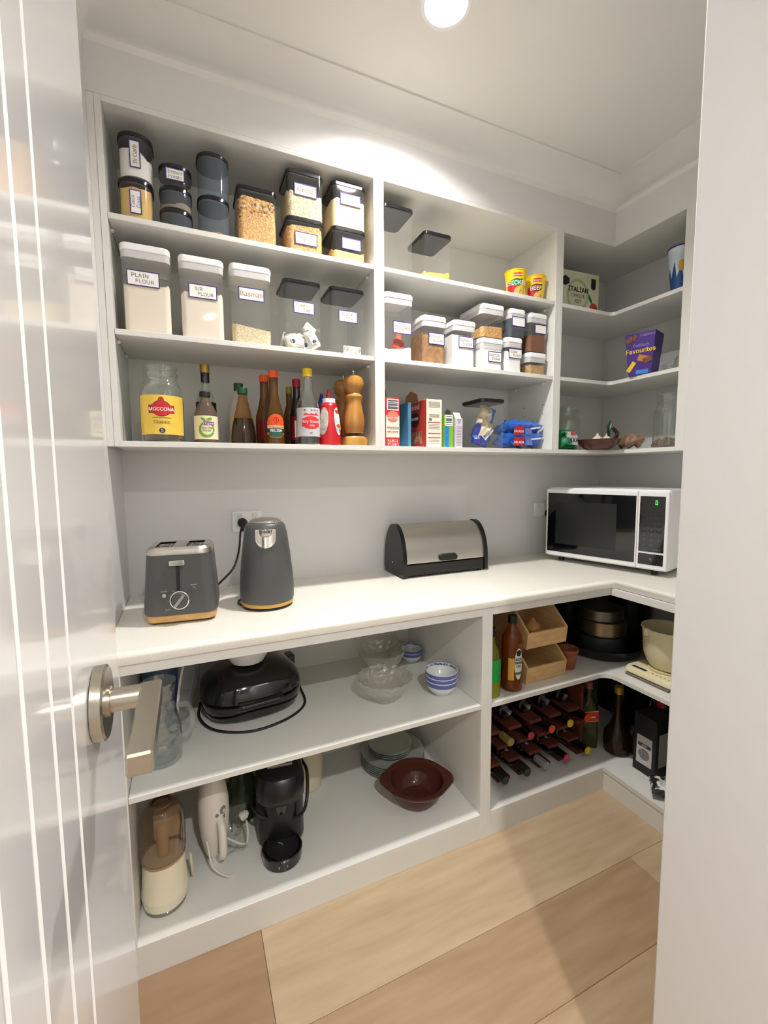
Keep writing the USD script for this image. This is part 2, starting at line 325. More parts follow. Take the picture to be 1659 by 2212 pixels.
# ------------------------------------------------------------------ labels on containers
def sticker(parent, w, h, x, y, z, lines, th, ink=INK, R=None, vertical=False, border=PURPLE):
    b = .0022; z0 = z
    plate, rim = rectp(w, h, 0, 0), rectp(w+2*b, h+2*b, 0, 0).difference(rectp(w-.001, h-.001, 0, 0))
    tx = []
    n = len(lines)
    for i, (s, dxx) in enumerate(lines):
        q = text(s, th); q = mv(q, dxx, 0, 0) if not vertical else q
        off = (n-1)/2-i
        tx.append(mv(q, 0, 0, off*th*1.45))
    if vertical: tx = [rot(q, 'y', -90) for q in tx]
    put = (lambda q: mv(wrap(q, R), 0, 0, z)) if R else (lambda q: mv(q, x, y, z))
    if R: lp, rp = mv(wflat(plate, R, .0005), 0, 0, z), mv(wflat(rim, R, .0009), 0, 0, z)
    else: lp, rp = mv(flat(plate, .0005), x, y, z), mv(flat(rim, .0009), x, y, z)
    l = obj('label', lp, PAPER, parent, 30); obj('border', rp, border, l, 30)
    if tx: obj('lettering', put(mv(cat(*tx), 0, -.0005, 0)), ink, l, False)
def stuff_mesh(w, d, h, r, seed=0, amp=.004, tilt=(0, 0), inset=.0022, k=6, z=.003):
    g = np.random.default_rng(seed); n = 4*(k+1); rings = []
    W, D = w-2*inset, d-2*inset
    for zz in np.linspace(0, 1, 4): rings.append(rr(W, D, r, z+zz*(h-z), k))
    top = rings[-1]; a = np.arange(n)*2*math.pi/n
    top[:, 2] += amp*(np.sin(2*a+g.uniform(0, 6))+.6*np.sin(5*a+g.uniform(0, 6))+g.uniform(-.5, .5, n))+tilt[0]*top[:, 0]+tilt[1]*top[:, 1]
    for s in (.8, .5, .2):
        q = top.copy(); q[:, :2] *= s; q[:, 2] = top[:, 2]*s+h*(1-s)+amp*g.uniform(-.6, .6, n)+amp*(1-s); rings.append(q)
    return loft(rings)
BODY_R = .016
def canister(label, x, yfront, z, w, d, h, lid, fill=None, lab=None, r=BODY_R, group=None, body=CLEAR, tilt=(0, 0), amp=.003, cat_='canister', name='storage_canister'):
    """stackable clear canister: body, lid (white cap with frosted collar, or thin black seal), contents, label"""
    t = thing(name, label, cat_, x, yfront+d/2, z, 0, group)
    top = h-(.022 if lid == 'white' else .012)
    obj('body', loft([rr(w-.012, d-.012, r-.004, .0015), rr(w-.004, d-.004, r, .0005), rr(w-.0005, d-.0005, r, .006), rr(w, d, r, top)], True, False), body, t)
    if lid == 'white':
        obj('lid', loft([rr(w+.003, d+.003, r, top), rr(w+.006, d+.006, r+.002, top+.002), rr(w+.006, d+.006, r+.002, h-.006), rr(w, d, r, h-.001), rr(w-.02, d-.02, r, h)]), WHITE, t)
        obj('collar', loft([rr(w+.001, d+.001, r, top-.020), rr(w+.0022, d+.0022, r, top-.018), rr(w+.0022, d+.0022, r, top-.0005)], False, False), FROST, t)
    else:
        obj('lid', loft([rr(w-.006, d-.006, r, top-.004), rr(w-.003, d-.003, r, top), rr(w+.004, d+.004, r+.002, top), rr(w+.004, d+.004, r+.002, h-.003), rr(w, d, r, h)]), BLACKLID, t)
    if fill: obj('contents', stuff_mesh(w, d, fill[0], r, int(x*1000), amp, tilt), fill[1], t)
    if lab:
        lines, dxx, zz, lw, lh, th = lab[:6]
        sticker(t, lw, lh, dxx, -d/2-.0004, zz, lines, th, lab[6] if len(lab) > 6 else INK)
    return t
FLOUR = M('flour', (238, 226, 208), .9, bump=(60, .3)); WHITEPOW = M('white_powder', (246, 244, 240), .9, bump=(90, .2))
RICE = M('white_rice', (222, 205, 165), .7, voro=(260, [(232, 216, 180), (216, 198, 156), (226, 210, 170), (205, 186, 146)]))
COUS = M('couscous', (222, 186, 112), .8, bump=(300, .5)); RISONI = M('risoni_pasta', (226, 178, 98), .6, voro=(210, [(232, 188, 110), (220, 170, 92), (226, 180, 100)]))
ARB = M('arborio_rice', (214, 200, 166), .7, voro=(190, [(224, 212, 182), (204, 188, 150), (214, 200, 164), (186, 170, 132)]))
BRR = M('brown_rice', (204, 160, 96), .7, voro=(190, [(212, 168, 104), (196, 148, 84), (204, 160, 96), (182, 134, 76)]))
BARLEY = M('pale_pasta', (226, 204, 160), .75, bump=(240, .4))
SOUP = M('soup_mix', (204, 160, 90), .6, voro=(170, [(214, 166, 84), (186, 132, 60), (120, 60, 50), (204, 190, 140), (150, 130, 70), (222, 176, 96), (224, 160, 84), (90, 66, 60), (210, 158, 80), (196, 148, 78)]))
SOUPLOW = M('soup_mix_small', (206, 158, 90), .6, voro=(300, [(218, 172, 104), (206, 156, 88), (226, 184, 116), (196, 142, 80), (214, 166, 96), (184, 130, 76), (222, 176, 108)]))
PASTA = M('curly_pasta', (238, 190, 84), .5, voro=(110, [(246, 200, 92), (228, 172, 66), (240, 192, 84)]))
BRSUG = M('brown_sugar', (170, 128, 80), .8, vary=(60, (140, 98, 58)), bump=(120, .6)); COCOA = M('cocoa_powder', (122, 76, 46), .9, bump=(120, .4))
DARKP = M('dark_pieces', (44, 34, 34), .6, voro=(160, [(50, 40, 38), (34, 26, 28), (60, 46, 44)])); OATG = M('brown_grain', (178, 140, 88), .8, voro=(240, [(186, 148, 96), (164, 124, 74), (196, 160, 110)]))

# top shelf, left unit
GA = 'stacked clear canisters on the top shelf'
def oval(label, x, z, w, d, h, fill=None, body=CLEAR, lab=None, rl=None, tilt=(0, 0), amp=.003):
    t = canister(label, x, .028, z, w, d, h, 'black', fill, None, r=min(w, d)/2-.006, group=GA, body=body, tilt=tilt, amp=amp)
    if lab: sticker(t, lab[1], lab[2], 0, -d/2-.0004, lab[3], lab[0], lab[4], GREYINK, None, lab[5])
    return t
oval('rounded canister of white powder with upright handwritten label, top of the leftmost pair', .074, 2.197, .089, .11, .122, (.072, WHITEPOW), CLEAR, ([('Bi Carb', 0)], .024, .070, .062, .011, True), tilt=(-.25, 0), amp=.005)
oval('rounded clear canister of yellow couscous under the white powder canister', .070, zA, .089, .11, .122, (.098, COUS), CLEAR, ([('Cous', 0), ('Cous', 0)], .026, .062, .055, .010, True))
oval('small shallow canister with a handwritten white label, topmost of the stack of three', .178, 2.199, .088, .11, .061, None, CLEAR, ([('Instant', 0), ('Potato', 0)], .048, .030, .030, .009, False))
oval('small shallow canister with a little brown powder, middle of the stack of three', .177, 2.136, .088, .11, .061, (.014, M('tan_powder', (190, 150, 112), .9)), BLUECLEAR, tilt=(.12, 0))
oval('small empty shallow canister, bottom of the stack of three', .176, zA, .088, .11, .061, None, BLUECLEAR)
oval('tall empty bluish canister with black lid, upper one beside the bean soup mix', .287, 2.197, .092, .11, .124, None, BLUECLEAR)
oval('tall clear canister holding a little orange grain, lower one beside the bean soup mix', .285, zA, .092, .11, .122, (.018, M('orange_grain', (206, 132, 88), .7, bump=(300, .5))), BLUECLEAR, tilt=(.05, 0))
t = canister('square black-lidded canister full of multicoloured dried beans and grains', .4155, .030, zA, .122, .135, .178, 'black', (.085, SOUPLOW), None, group=GA, amp=.006)
obj('beans', mv(stuff_mesh(.122, .122, .060, BODY_R, 5, .004), 0, 0, .0845), SOUP, t)
canister('square canister of cream rice, label partly faded, above the brown rice', .574, .030, 2.191, .124, .135, .148, 'black', (.080, ARB), ([('Arborio', 0)], .0, .088, .072, .034, .013), group=GA, tilt=(-.05, 0))
canister('square canister of brown rice with a two-line label, below the cream rice', .571, .030, zA, .124, .135, .118, 'black', (.090, BRR), ([('Brown', -.01), ('Rice', .006)], .002, .052, .072, .036, .010), group=GA, amp=.004)
canister('square canister of pale pasta with a blank white label, top right of the left unit', .729, .030, 2.191, .124, .135, .148, 'black', (.092, BARLEY), ([], .004, .094, .070, .034, .01), group=GA)
canister('square canister a third full of yellow risoni, bottom right of the top shelf', .727, .030, zA, .124, .135, .118, 'black', (.042, RISONI), ([('Rison', 0)], .008, .066, .066, .034, .011), group=GA)
# middle shelf, left unit
GB = 'tall clear canisters on the middle shelf'
canister('tall white-lidded canister of flour, leftmost on the middle shelf', .087, .028, zB, .128, .128, .256, 'white', (.142, FLOUR), ([('PLAIN', -.008), ('FLOUR', .004)], -.008, .158, .082, .040, .011, GREYINK), group=GB, amp=.005)
canister('tall white-lidded canister of flour, second from the left on the middle shelf', .240, .028, zB, .126, .128, .250, 'white', (.140, FLOUR), ([('S/R', -.012), ('FLOUR', .008)], .002, .146, .078, .038, .010, GREYINK), group=GB, amp=.004)
canister('tall white-lidded canister one quarter full of rice', .388, .028, zB, .125, .128, .252, 'white', (.058, RICE), ([('Basmati', 0)], .0, .160, .076, .036, .014), group=GB, tilt=(-.08, 0))
tea = canister('tall black-lidded canister holding crumpled white tea bags', .556, .028, zB, .126, .136, .232, 'black', None, ([('Green', -.008), ('Tea', .008)], .004, .142, .068, .036, .010), group=GB)
canister('tall black-lidded canister holding two neat white tea bags', .718, .028, zB, .126, .136, .232, 'black', None, ([('BLACK', -.002), ('TEA', .004)], .0, .134, .066, .036, .010), group=GB)
# tea bags
TEA = M('tea_paper', (206, 201, 190), .8, bump=(80, .4)); NAVY = M('navy_print', (52, 50, 84), .6)
def pouch(w, h, d, seed=0, n=10):
    g = np.random.default_rng(seed); x = np.linspace(-w/2, w/2, n); z = np.linspace(-h/2, h/2, n); fr, bk = [], []
    for b in z:
        for a in x:
            e = max(0, (1-(2*a/w)**4)*(1-(2*b/h)**4))**.5; j = (meshkit.noise(np.array([[a*60+seed, b*60, 1.]]))[0]-.5)*d*.9*e
            fr.append((a, -d/2*e+j, b)); bk.append((a, d/2*e+j, b))
    v = np.array(fr+bk); f = []
    for j in range(n-1):
        for i in range(n-1):
            k = j*n+i; f += [(k, k+1, k+n+1), (k, k+n+1, k+n)]; o = n*n+k; f += [(o, o+n+1, o+1), (o, o+n, o+n+1)]
    return v, np.array(f)
def place(q, rx=0, ry=0, rz=0, x=0, y=0, z=0): return mv(rot(rot(rot(q, 'x', rx), 'y', ry), 'z', rz), x, y, z)
GT = 'tea bags in the tall canisters'
for i, (x, y, z, ry, rz, rx, lb) in enumerate([(.522, .062, 1.794, -8, -12, -8, 'crumpled white tea bag leaning at the left inside the tea canister'), (.548, .06, 1.797, 38, -4, -14, 'twisted white tea bag low in the middle of the tea canister'),
        (.592, .052, 1.804, -28, 8, -4, 'white tea bag with round dark tag, front right in the tea canister'), (.585, .075, 1.838, 35, 4, -18, 'uppermost white tea bag of the pile in the tea canister'),
        (.580, .066, 1.786, 84, 0, 0, 'flat tea bag at the bottom of the pile in the tea canister'),
        (.512, .105, 1.800, 20, 30, 0, 'tea bag standing at the back left of the tea canister'), (.570, .115, 1.796, -30, -20, 6, 'tea bag at the back of the pile in the tea canister'), (.530, .046, 1.791, 70, 6, -6, 'tea bag lying low in front at the left of the tea canister')]):
    t = thing('tea_bag', lb, 'tea bag', x, y, z, 0, GT)
    obj('pouch', place(pouch(.044, .062, .014, i), rx, ry, rz), TEA, t); l = obj('tag', place(mv(box(-.012, .012, -.0095, -.009, -.016, .014), 0, 0, 0), rx, ry, rz), PAPER, t)
    obj('emblem', place(mv(flat(ell(.015, .013).intersection(sg.box(-1, -.004, 1, 1))), 0, -.0096, -.010), rx, ry, rz), NAVY, l)
for x, ww, lb in ((.722, .028, 'narrow white tea bag standing at the left in the other tea canister'), (.755, .046, 'wide white tea bag standing at the right in the other tea canister')):
    t = thing('tea_bag', lb, 'tea bag', x, .06, 1.760+.020, 0, GT); obj('pouch', pouch(ww, .040, .02, int(ww*999)), TEA, t)

# ------------------------------------------------------------------ bottles on the bottom shelf
def bottle(name, label, catg, x, y, z, prof, mat, cap=None, liquid=None, n=36, group=None, rz=0):
    """prof: outer (r, z); cap: (profile, material); liquid: (level, material)"""
    t = thing(name, label, catg, x, y, z, rz, group)
    obj('body', lathe(prof, n, True, cap is None), mat, t)
    if cap: obj('cap', lathe(cap[0], 32), cap[1], t)
    if liquid:
        lv, lm = liquid; pr = [(max(r-.0022, .001), zz) for r, zz in prof]; out = []
        for i, (r, zz) in enumerate(pr):
            zz = max(zz, .003)
            if zz <= lv: out.append((r, zz))
            else:
                r0, z0 = out[-1]; out.append((r0+(r-r0)*(lv-z0)/max(zz-z0, 1e-6), lv)); break
        obj('liquid', lathe(out, n), lm, t)
    return t
SOYL = M('dark_sauce', (22, 14, 12), .15); BROWNGLASS = clear('brown_glass', tint=(190, 148, 86), haze=.3, hazecol=(126, 90, 44))
GOLD = M('gold_label', (244, 206, 84), .3, .15); GOLDCAP = M('gold_cap', (196, 158, 70), .3, .6)
# big coffee jar
J = [(.050, 0), (.060, .004), (.062, .012), (.062, .150), (.060, .166), (.050, .186), (.047, .192), (.047, .2), (.0505, .204), (.0505, .212), (.047, .216), (.047, .222), (.050, .226), (.050, .231), (.046, .236), (.043, .236)]
def big_jar(label, x, y, z, s=1., group=None):
    t = thing('glass_jar', label, 'jar', x, y, z, 0, group)
    obj('body', lathe([(r*s, h*s) for r, h in J], 48, True, False), GLASS, t)
    return t
t = big_jar('big glass jar with a gold and red coffee label and a little ground coffee left', .110, .072, zD)
obj('contents', lathe([(.052, .007), (.057, .012), (.056, .022), (.03, .03), (.005, .026)], 32), M('ground_coffee', (96, 62, 40), .9, bump=(200, .5)), t)
l = obj('label', wrap(grid(.155, .022, .140, 36, 6), .0626), GOLD, t, True, 'gold foil label')
Wf = lambda poly, h, R=.0628: wflat(poly, R, h)
obj('emblem', Wf(ell(.052, .044, 0, .100).union(rectp(.070, .020, 0, .098)).union(ell(.013, .013, 0, .126)), .0006), RED, l)
obj('rim', Wf(ell(.056, .048, 0, .100).union(rectp(.074, .024, 0, .098)).union(ell(.016, .016, 0, .126)), .0003), M('dark_brown_ink', (92, 40, 20), .5), l)
obj('lettering', cat(wrap(mv(text('MOCCONA', .0098, bold=True), 0, -.0008, .098), .0628), wrap(mv(text('5', .009), 0, -.0007, .034), .0628)), WHITEINK, l, False)
obj('script', cat(wrap(mv(text('Classic', .010), 0, -.0004, .060), .0628), Wf(rectp(.052, .0015, 0, .072), .0004)), M('brown_print', (120, 84, 30), .6), l, False)
obj('seal', Wf(ell(.017, .016, 0, .034), .0004), NAVY, l)
bottle('tall_bottle', 'tall clear bottle with gold cap and black neck band, behind the apple label bottle', 'bottle', .243, .165, zD, [(.030, 0), (.033, .004), (.033, .150), (.026, .172), (.0145, .190), (.0135, .246)], GLASS, ([(.0155, .246), (.0155, .272), (.0145, .274)], GOLDCAP), (.10, M('pale_liquid', (150, 132, 90), .2)))
t = stage.GetPrimAtPath('/World/tall_bottle'); obj('neck_band', lathe([(.0142, .214), (.0142, .246)], 28, False, False), BLACK, t); obj('label', lathe([(.0334, .05), (.0334, .145)], 36, False, False), BLACK, t)
CID = [(.030, 0), (.036, .004), (.036, .085), (.033, .100), (.022, .124), (.014, .140), (.0125, .150)]
t = bottle('vinegar_bottle', 'squat bottle with a green apple drawn on its cream label', 'bottle', .236, .062, zD, CID, clear('hazy_brown', (214, 196, 170), .35, (150, 130, 112)), ([(.0165, .150), (.0165, .163), (.0155, .165)], MATBLACK), (.016, M('amber_liquid', (130, 74, 26), .15)))
l = obj('label', wrap(grid(.150, .012, .086, 36, 4), .0365), M('cream_label', (238, 226, 190), .5), t, True)
R = .0366
obj('apple', cat(Wf(ell(.050, .050, 0, .042).difference(ell(.037, .037, .001, .044)), .0003, R), Wf(affinity.rotate(ell(.017, .008, -.009, .074), -35), .0003, R), Wf(affinity.rotate(ell(.019, .009, .009, .075), 18), .0003, R)), M('apple_green', (110, 172, 48), .5), l)
obj('banner', Wf(rectp(.034, .011, .008, .062), .0006, R), M('violet_print', (132, 60, 140), .5), l)
obj('lettering', cat(wrap(mv(text('Organic', .0068), .008, -.0007, .062), R), wrap(mv(text('VALUE', .004), .022, -.0007, .034), R)), WHITEINK, l, False)
obj('script', cat(wrap(mv(text('Apple Cider', .0052), .001, -.0003, .048), R), wrap(mv(text('Vinegar', .0052), .001, -.0003, .040), R)), GREYINK, l, False)
t = bottle('rice_vinegar_bottle', 'white hazy bottle with green cap, half hidden behind the dark sauce flask', 'bottle', .350, .150, zD, [(.034, 0), (.038, .004), (.038, .12), (.034, .148), (.016, .178), (.0135, .19)], clear('white_haze', (240, 240, 236), .45, (228, 226, 220)), ([(.016, .19), (.016, .214), (.015, .216)], M('dark_green_cap', (14, 74, 46), .4)))
obj('label', wrap(grid(.08, .03, .10, 20, 3), .0385), M('beige_label', (206, 190, 158), .6), t, True)
t = bottle('soy_flask', 'flared dark sauce flask with dark green cap', 'bottle', .353, .062, zD, [(.036, 0), (.041, .004), (.041, .028), (.036, .062), (.026, .105), (.0165, .145), (.0135, .168)], clear('tan_glass', (232, 204, 156), .012, (200, 170, 114)), ([(.0165, .166), (.0165, .184), (.015, .187)], M('dark_green_cap', (14, 74, 46), .4)), (.085, SOYL))
REL = [(.029, 0), (.0325, .004), (.0325, .092), (.031, .108), (.022, .140), (.016, .170), (.0145, .225)]
t = bottle('relish_bottle', 'brown sauce bottle with orange-red cap and orange arched label', 'bottle', .455, .058, zD, REL, BROWNGLASS, ([(.0165, .225), (.0165, .247), (.0155, .249)], ORANGE), (.08, M('brown_sauce', (126, 90, 46), .3)))
R = .033; l = obj('label', Wf(ell(.066, .066, 0, .068).intersection(sg.box(-1, .066, 1, 1)).union(rectp(.066, .036, 0, .05)).union(ell(.05, .024, 0, .032)), .0003, R), ORANGE, t, 30)
obj('crest', Wf(ell(.019, .021, 0, .080).difference(ell(.015, .017, 0, .080)).union(rectp(.004, .012, 0, .080)), .0006, R), DKRED, l)
obj('band', Wf(rectp(.066, .014, 0, .046), .0006, R), M('navy_green', (18, 42, 46), .5), l); obj('foot', Wf(ell(.052, .022, 0, .034), .0005, R), M('bottle_green', (40, 92, 62), .5), l)
obj('name_strip', Wf(rectp(.060, .009, 0, .058), .0006, R), M('cream_label', (238, 226, 190), .5), l)
obj('lettering', wrap(mv(text('RELISH', .0085, bold=True), 0, -.0009, .046), R), WHITEINK, l, False); obj('script', wrap(mv(text('TASMANIAN', .0058), 0, -.0008, .058), R), M('brown_print', (120, 84, 30), .6), l, False)
t = bottle('relish_bottle', 'brown sauce bottle with red cap and red label, half hidden behind the orange label one', 'bottle', .437, .140, zD, REL, BROWNGLASS, ([(.0165, .225), (.0165, .247), (.0155, .249)], ORANGE), (.08, SOYL))
obj('label', wrap(grid(.07, .02, .09, 20, 3), .033), DKRED, t, True)
t = bottle('chilli_bottle', 'black sauce bottle with red cap between the relish and the soy sauce', 'bottle', .548, .120, zD, [(.024, 0), (.0275, .004), (.0275, .11), (.020, .15), (.013, .18), (.0125, .215)], SOYL, ([(.0145, .212), (.0145, .238), (.0135, .24)], M('deep_red_cap', (164, 14, 26), .35)))
l = obj('label', wrap(grid(.060, .02, .105, 20, 3), .028), DKRED, t, True); obj('stripe', Wf(rectp(.006, .06, -.012, .06), .0004, .028), CREAM, l)
bottle('mustard_bottle', 'small bottle with a yellowish cap, almost hidden behind the black sauce bottle', 'bottle', .538, .20, zD, [(.022, 0), (.024, .004), (.024, .11), (.012, .16), (.011, .20)], BROWNGLASS, ([(.012, .2), (.012, .226)], M('olive_cap', (160, 150, 40), .5)))
SOY = [(.036, 0), (.040, .004), (.040, .128), (.038, .142), (.024, .172), (.017, .192), (.0145, .238)]
t = bottle('soy_sauce_bottle', 'clear bottle with yellow cap and red and silver label, dark sauce at its bottom', 'bottle', .571, .046, zD, SOY, GLASS, ([(.0165, .236), (.0165, .261), (.0155, .263)], YELLOW), (.026, SOYL))
R = .0405; l = obj('label', wrap(grid(.13, .028, .126, 36, 4), R), M('silver_label', (206, 204, 206), .35), t, True)
obj('red_band', Wf(rectp(.066, .028, 0, .075).union(ell(.068, .044, 0, .075)), .0004, R), M('light_red_print', (226, 52, 56), .5), l)
obj('mountain', Wf(sg.Polygon([(-.030, .100), (-.018, .108), (-.008, .103), (0, .107), (.010, .104), (.020, .110), (.032, .100)]), .0004, R), M('light_red_print', (226, 52, 56), .5), l)
obj('lettering', cat(wrap(mv(text('Soy Sauce', .0095), 0, -.0007, .079), R), wrap(mv(text('SWS', .006), .003, -.0007, .065), R)), WHITEINK, l, False)
obj('marks', cat(*[Wf(rectp(.006, .0012, xx, .118+.001*math.sin(xx*200)).union(rectp(.0012, .007, xx, .118)).union(rectp(.005, .0012, xx, .1155)), .0004, R) for xx in (-.022, .002, .014, .026)], wrap(mv(text('SOY', .004), 0, -.0004, .040), R)), BLACKINK, l, False)
SQZ = [(.034, 0), (.040, .004), (.041, .06), (.036, .10), (.031, .125), (.031, .140), (.024, .150), (.022, .152)]
def squeeze(label, x, y, body, nozzle, collar=None, s=1.0):
    t = thing('squeeze_bottle', label, 'sauce bottle', x, y, zD); obj('body', lathe([(r*s, h*s) for r, h in SQZ], 40), body, t)
    obj('collar', lathe([(.023*s, .15*s), (.023*s, .165*s), (.022*s, .166*s)], 32), collar or nozzle, t); obj('nozzle', lathe([(.011*s, .164*s), (.009*s, .178*s), (.004*s, .199*s), (.002, .2*s)], 24), nozzle, t); return t
t = squeeze('red squeeze bottle with white collar and dark red nozzle', .649, .052, M('tomato_red', (196, 22, 34), .3), DKRED, WHITE)
RQ = lambda z: np.interp(z, [h for r, h in SQZ], [r for r, h in SQZ])+.0006
l = obj('label', rot(wflat(ell(.036, .098, 0, .085), RQ, .0004), 'z', 38), M('picture_label', (150, 190, 226), .5, vary=(60, (232, 226, 220))), t, 30); obj('label', rot(wflat(ell(.042, .098, 0, .085), RQ, .0004), 'z', -52), M('info_label', (206, 200, 190), .6, vary=(90, (170, 160, 150))), t, 30)
obj('banner', rot(wflat(rectp(.018, .012, 0, .118), RQ, .0007), 'z', 40), RED, l); obj('tomatoes', rot(wflat(ell(.024, .014, 0, .068).union(ell(.012, .012, .006, .052)), RQ, .0007), 'z', 38), ORANGE, l)
squeeze('dark squeeze bottle with blue nozzle behind the red one', .648, .145, M('brown_red', (70, 14, 16), .3), BLUE)
MILL = [(.042, 0), (.043, .001), (.043, .026), (.041, .034), (.034, .046), (.033, .050), (.037, .064), (.040, .082), (.038, .105), (.031, .140), (.028, .158), (.031, .168), (.034, .176), (.034, .179), (.028, .186), (.024, .192), (.028, .2), (.036, .214), (.0385, .228), (.034, .246), (.022, .256), (.010, .259)]
WOODM = M('mill_wood', (190, 136, 62), .3, vary=(16, (160, 106, 44)), stretch=(1, 1, .25), coat_weight=.4)
def mill(label, x, y, g):
    t = thing('pepper_mill', label, 'pepper mill', x, y, zD, 0, g); sq = [(.0445, 0), (.0445, .028)]
    obj('base', loft([rr(.082, .082, .020, 0), rr(.084, .084, .020, .002), rr(.084, .084, .020, .024), rr(.074, .074, .030, .034)]), M('mill_wood_light', (206, 156, 80), .35, vary=(16, (184, 132, 60))), t)
    obj('body', lathe(MILL[4:15], 40), WOODM, t); obj('head', lathe(MILL[14:], 40), WOODM, t); obj('knob', lathe([(.003, .258), (.003, .264), (.0055, .266), (.0055, .272), (.003, .275)], 16), CHROME, t)
mill('turned wooden pepper mill at the right end, in front', .744, .052, None)
mill('turned wooden pepper mill standing behind the other one', .738, .150, None)

# ------------------------------------------------------------------ middle unit
GC = 'clear canisters on the shelves of the middle unit'
canister('tall empty black-lidded canister against the left divider, middle unit top shelf', .925, .045, zA, .128, .150, .246, 'black', None, None, group=GC)
canister('black-lidded canister with yellow pasta at its bottom', 1.098, .045, zA, .122, .150, .186, 'black', (.040, PASTA), None, group=GC, amp=.005)
def cup(label, x, y, word, bandc):
    t = thing('noodle_cup', label, 'noodle cup', x, y, zA, 0, 'noodle cups on the top shelf'); h = .104; Rf = lambda z: .033+.0125*np.clip(z, 0, h)/h+.0002
    obj('body', lathe([(.030, 0), (.033, .001), (.0455, h), (.0475, h+.001), (.0475, h+.004), (.045, h+.005)], 48), M('cup_yellow', (246, 214, 20), .4), t)
    obj('foil_lid', lathe([(.046, h+.0045), (.047, h+.0055), (.01, h+.006)], 48), M('foil_yellow', (240, 196, 30), .3), t)
    l = obj('print', rot(wflat(rectp(.050, .058, -.012, .032), Rf, .0003), 'z', -38), RED, t, 30); Z = lambda q: rot(q, 'z', -38)
    obj('badge', Z(wflat(sg.Polygon([(-.026, .044), (.026, .052), (.030, .070), (-.020, .066)]).union(ell(.052, .030, .002, .056)), Rf, .0006)), bandc, l)
    obj('banner', Z(wflat(rectp(.036, .013, .008, .086), Rf, .0006)), RED, l)
    obj('lettering', Z(cat(wrap(mv(text(word, .0155, bold=True), .002, -.0009, .055), Rf), wrap(mv(text('Fantastic', .0075), .008, -.0009, .086), Rf))), WHITEINK, l, False)
    obj('noodles', Z(wflat(ell(.036, .040, .012, .020).intersection(sg.box(-1, .002, 1, .040)), Rf, .0007)), M('noodle_print', (222, 178, 90), .6, voro=(300, [(226, 184, 96), (204, 152, 70), (236, 200, 120)])), l)
    return t
cup('yellow noodle cup with a green chicken badge', 1.487, .060, 'CHICKEN', GREEN); cup('yellow noodle cup with a dark red beef badge', 1.603, .070, 'BEEF', M('maroon_print', (112, 26, 34), .5))
canister('tall white-lidded canister of sugar against the left divider', .920, .028, zB, .116, .125, .246, 'white', (.048, WHITEPOW), ([('SUGAR', 0)], .012, .122, .072, .040, .014), group=GC, tilt=(.08, 0))
t = thing('measuring_scoop', 'orange plastic scoop standing in the sugar', 'scoop', .938, .075, zB+.050)
obj('cup', mv(rot(loft([circ(.020, .0), circ(.023, .024), circ(.0215, .024), circ(.019, .002)], True, True), 'x', 62), -.008, .0, .012), M('scoop_orange', (204, 72, 40), .4), t); obj('handle', place(box(-.010, .010, -.002, .002, 0, .062, .001), -8, 10, 0, .0, .004, .020), M('scoop_orange_light', (236, 104, 60), .4), t)
canister('white-lidded canister full of lumpy brown sugar', 1.073, .026, zB, .104, .120, .184, 'white', (.112, BRSUG), ([('BROWN', -.008), ('SUGAR', .006)], .006, .098, .066, .040, .010, GREYINK), group=GC, amp=.008)
canister('white-lidded canister full of white icing sugar', 1.212, .026, zB, .104, .120, .184, 'white', (.126, WHITEPOW), ([('ICING', -.01), ('SUGAR', .006)], .004, .100, .066, .040, .010, GREYINK), group=GC)
canister('wide white-lidded canister a third full of tan crumbs, resting on the caster sugar', 1.348, .026, 1.889, .116, .165, .134, 'white', (.042, BRR), None, group=GC, amp=.003)
canister('short white-lidded canister of white sugar beneath the canister of tan crumbs', 1.346, .024, zB, .112, .130, .130, 'white', (.092, WHITEPOW), ([('CASTOR', -.004), ('SUGAR', .004)], .012, .056, .064, .038, .009, GREYINK), group=GC)
canister('small canister of dark pieces with a blank label, on the corn flour', 1.475, .026, 1.906, .086, .105, .116, 'white', (.036, DARKP), ([], .004, .064, .066, .036, .01), group=GC, body=BLUECLEAR)
canister('small white-lidded canister of corn flour', 1.460, .024, zB, .086, .105, .146, 'white', (.092, WHITEPOW), ([('CORN', -.008), ('FLOUR', .008)], .003, .080, .066, .036, .009, GREYINK), group=GC, amp=.006)
canister('canister of cocoa-brown powder with a blank label, rightmost', 1.590, .028, 1.856, .100, .105, .164, 'white', (.075, COCOA), ([], .012, .098, .060, .034, .01), group=GC, tilt=(.1, 0))
canister('small canister of brown grain beneath the cocoa-brown powder', 1.586, .024, zB, .100, .105, .096, 'white', (.045, OATG), None, group=GC)

# cartons, bottom shelf of the middle unit
CARD = M('raw_card', (150, 112, 70), .85)
def carton(name, label, x0, x1, y, d, h, z=zD, front=WHITE, side=None, open_=False, rz=0):
    t = thing(name, label, 'carton', x0, y, z, rz); w = x1-x0
    obj('box', box(0, w, 0, d, 0, h-.001), front, t, False)
    if side: obj('side_face', box(-.0006, 0, .001, d-.001, .001, h-.002, .0001), side, t, False)
    if open_:
        obj('flap', (np.array([(0, d, h), (w, d, h), (w*.9, d+.004, h+.05), (w*.5, d+.006, h+.062), (w*.15, d+.004, h+.04), (0, d+.001, h), (w, d+.001, h), (w*.9, d+.005, h+.05), (w*.5, d+.007, h+.062), (w*.15, d+.005, h+.04)]), np.array([(0, 1, 2), (0, 2, 3), (0, 3, 4), (5, 7, 6), (5, 8, 7), (5, 9, 8)])), CARD, t, False)
        obj('shaded_inside', box(.002, w-.002, .002, d-.002, h-.001, h-.0004, .0001), M('card_shadow', (110, 78, 46), .9), t, False)  # flat sheet in darker card colour, painted as the shaded inside
    return t
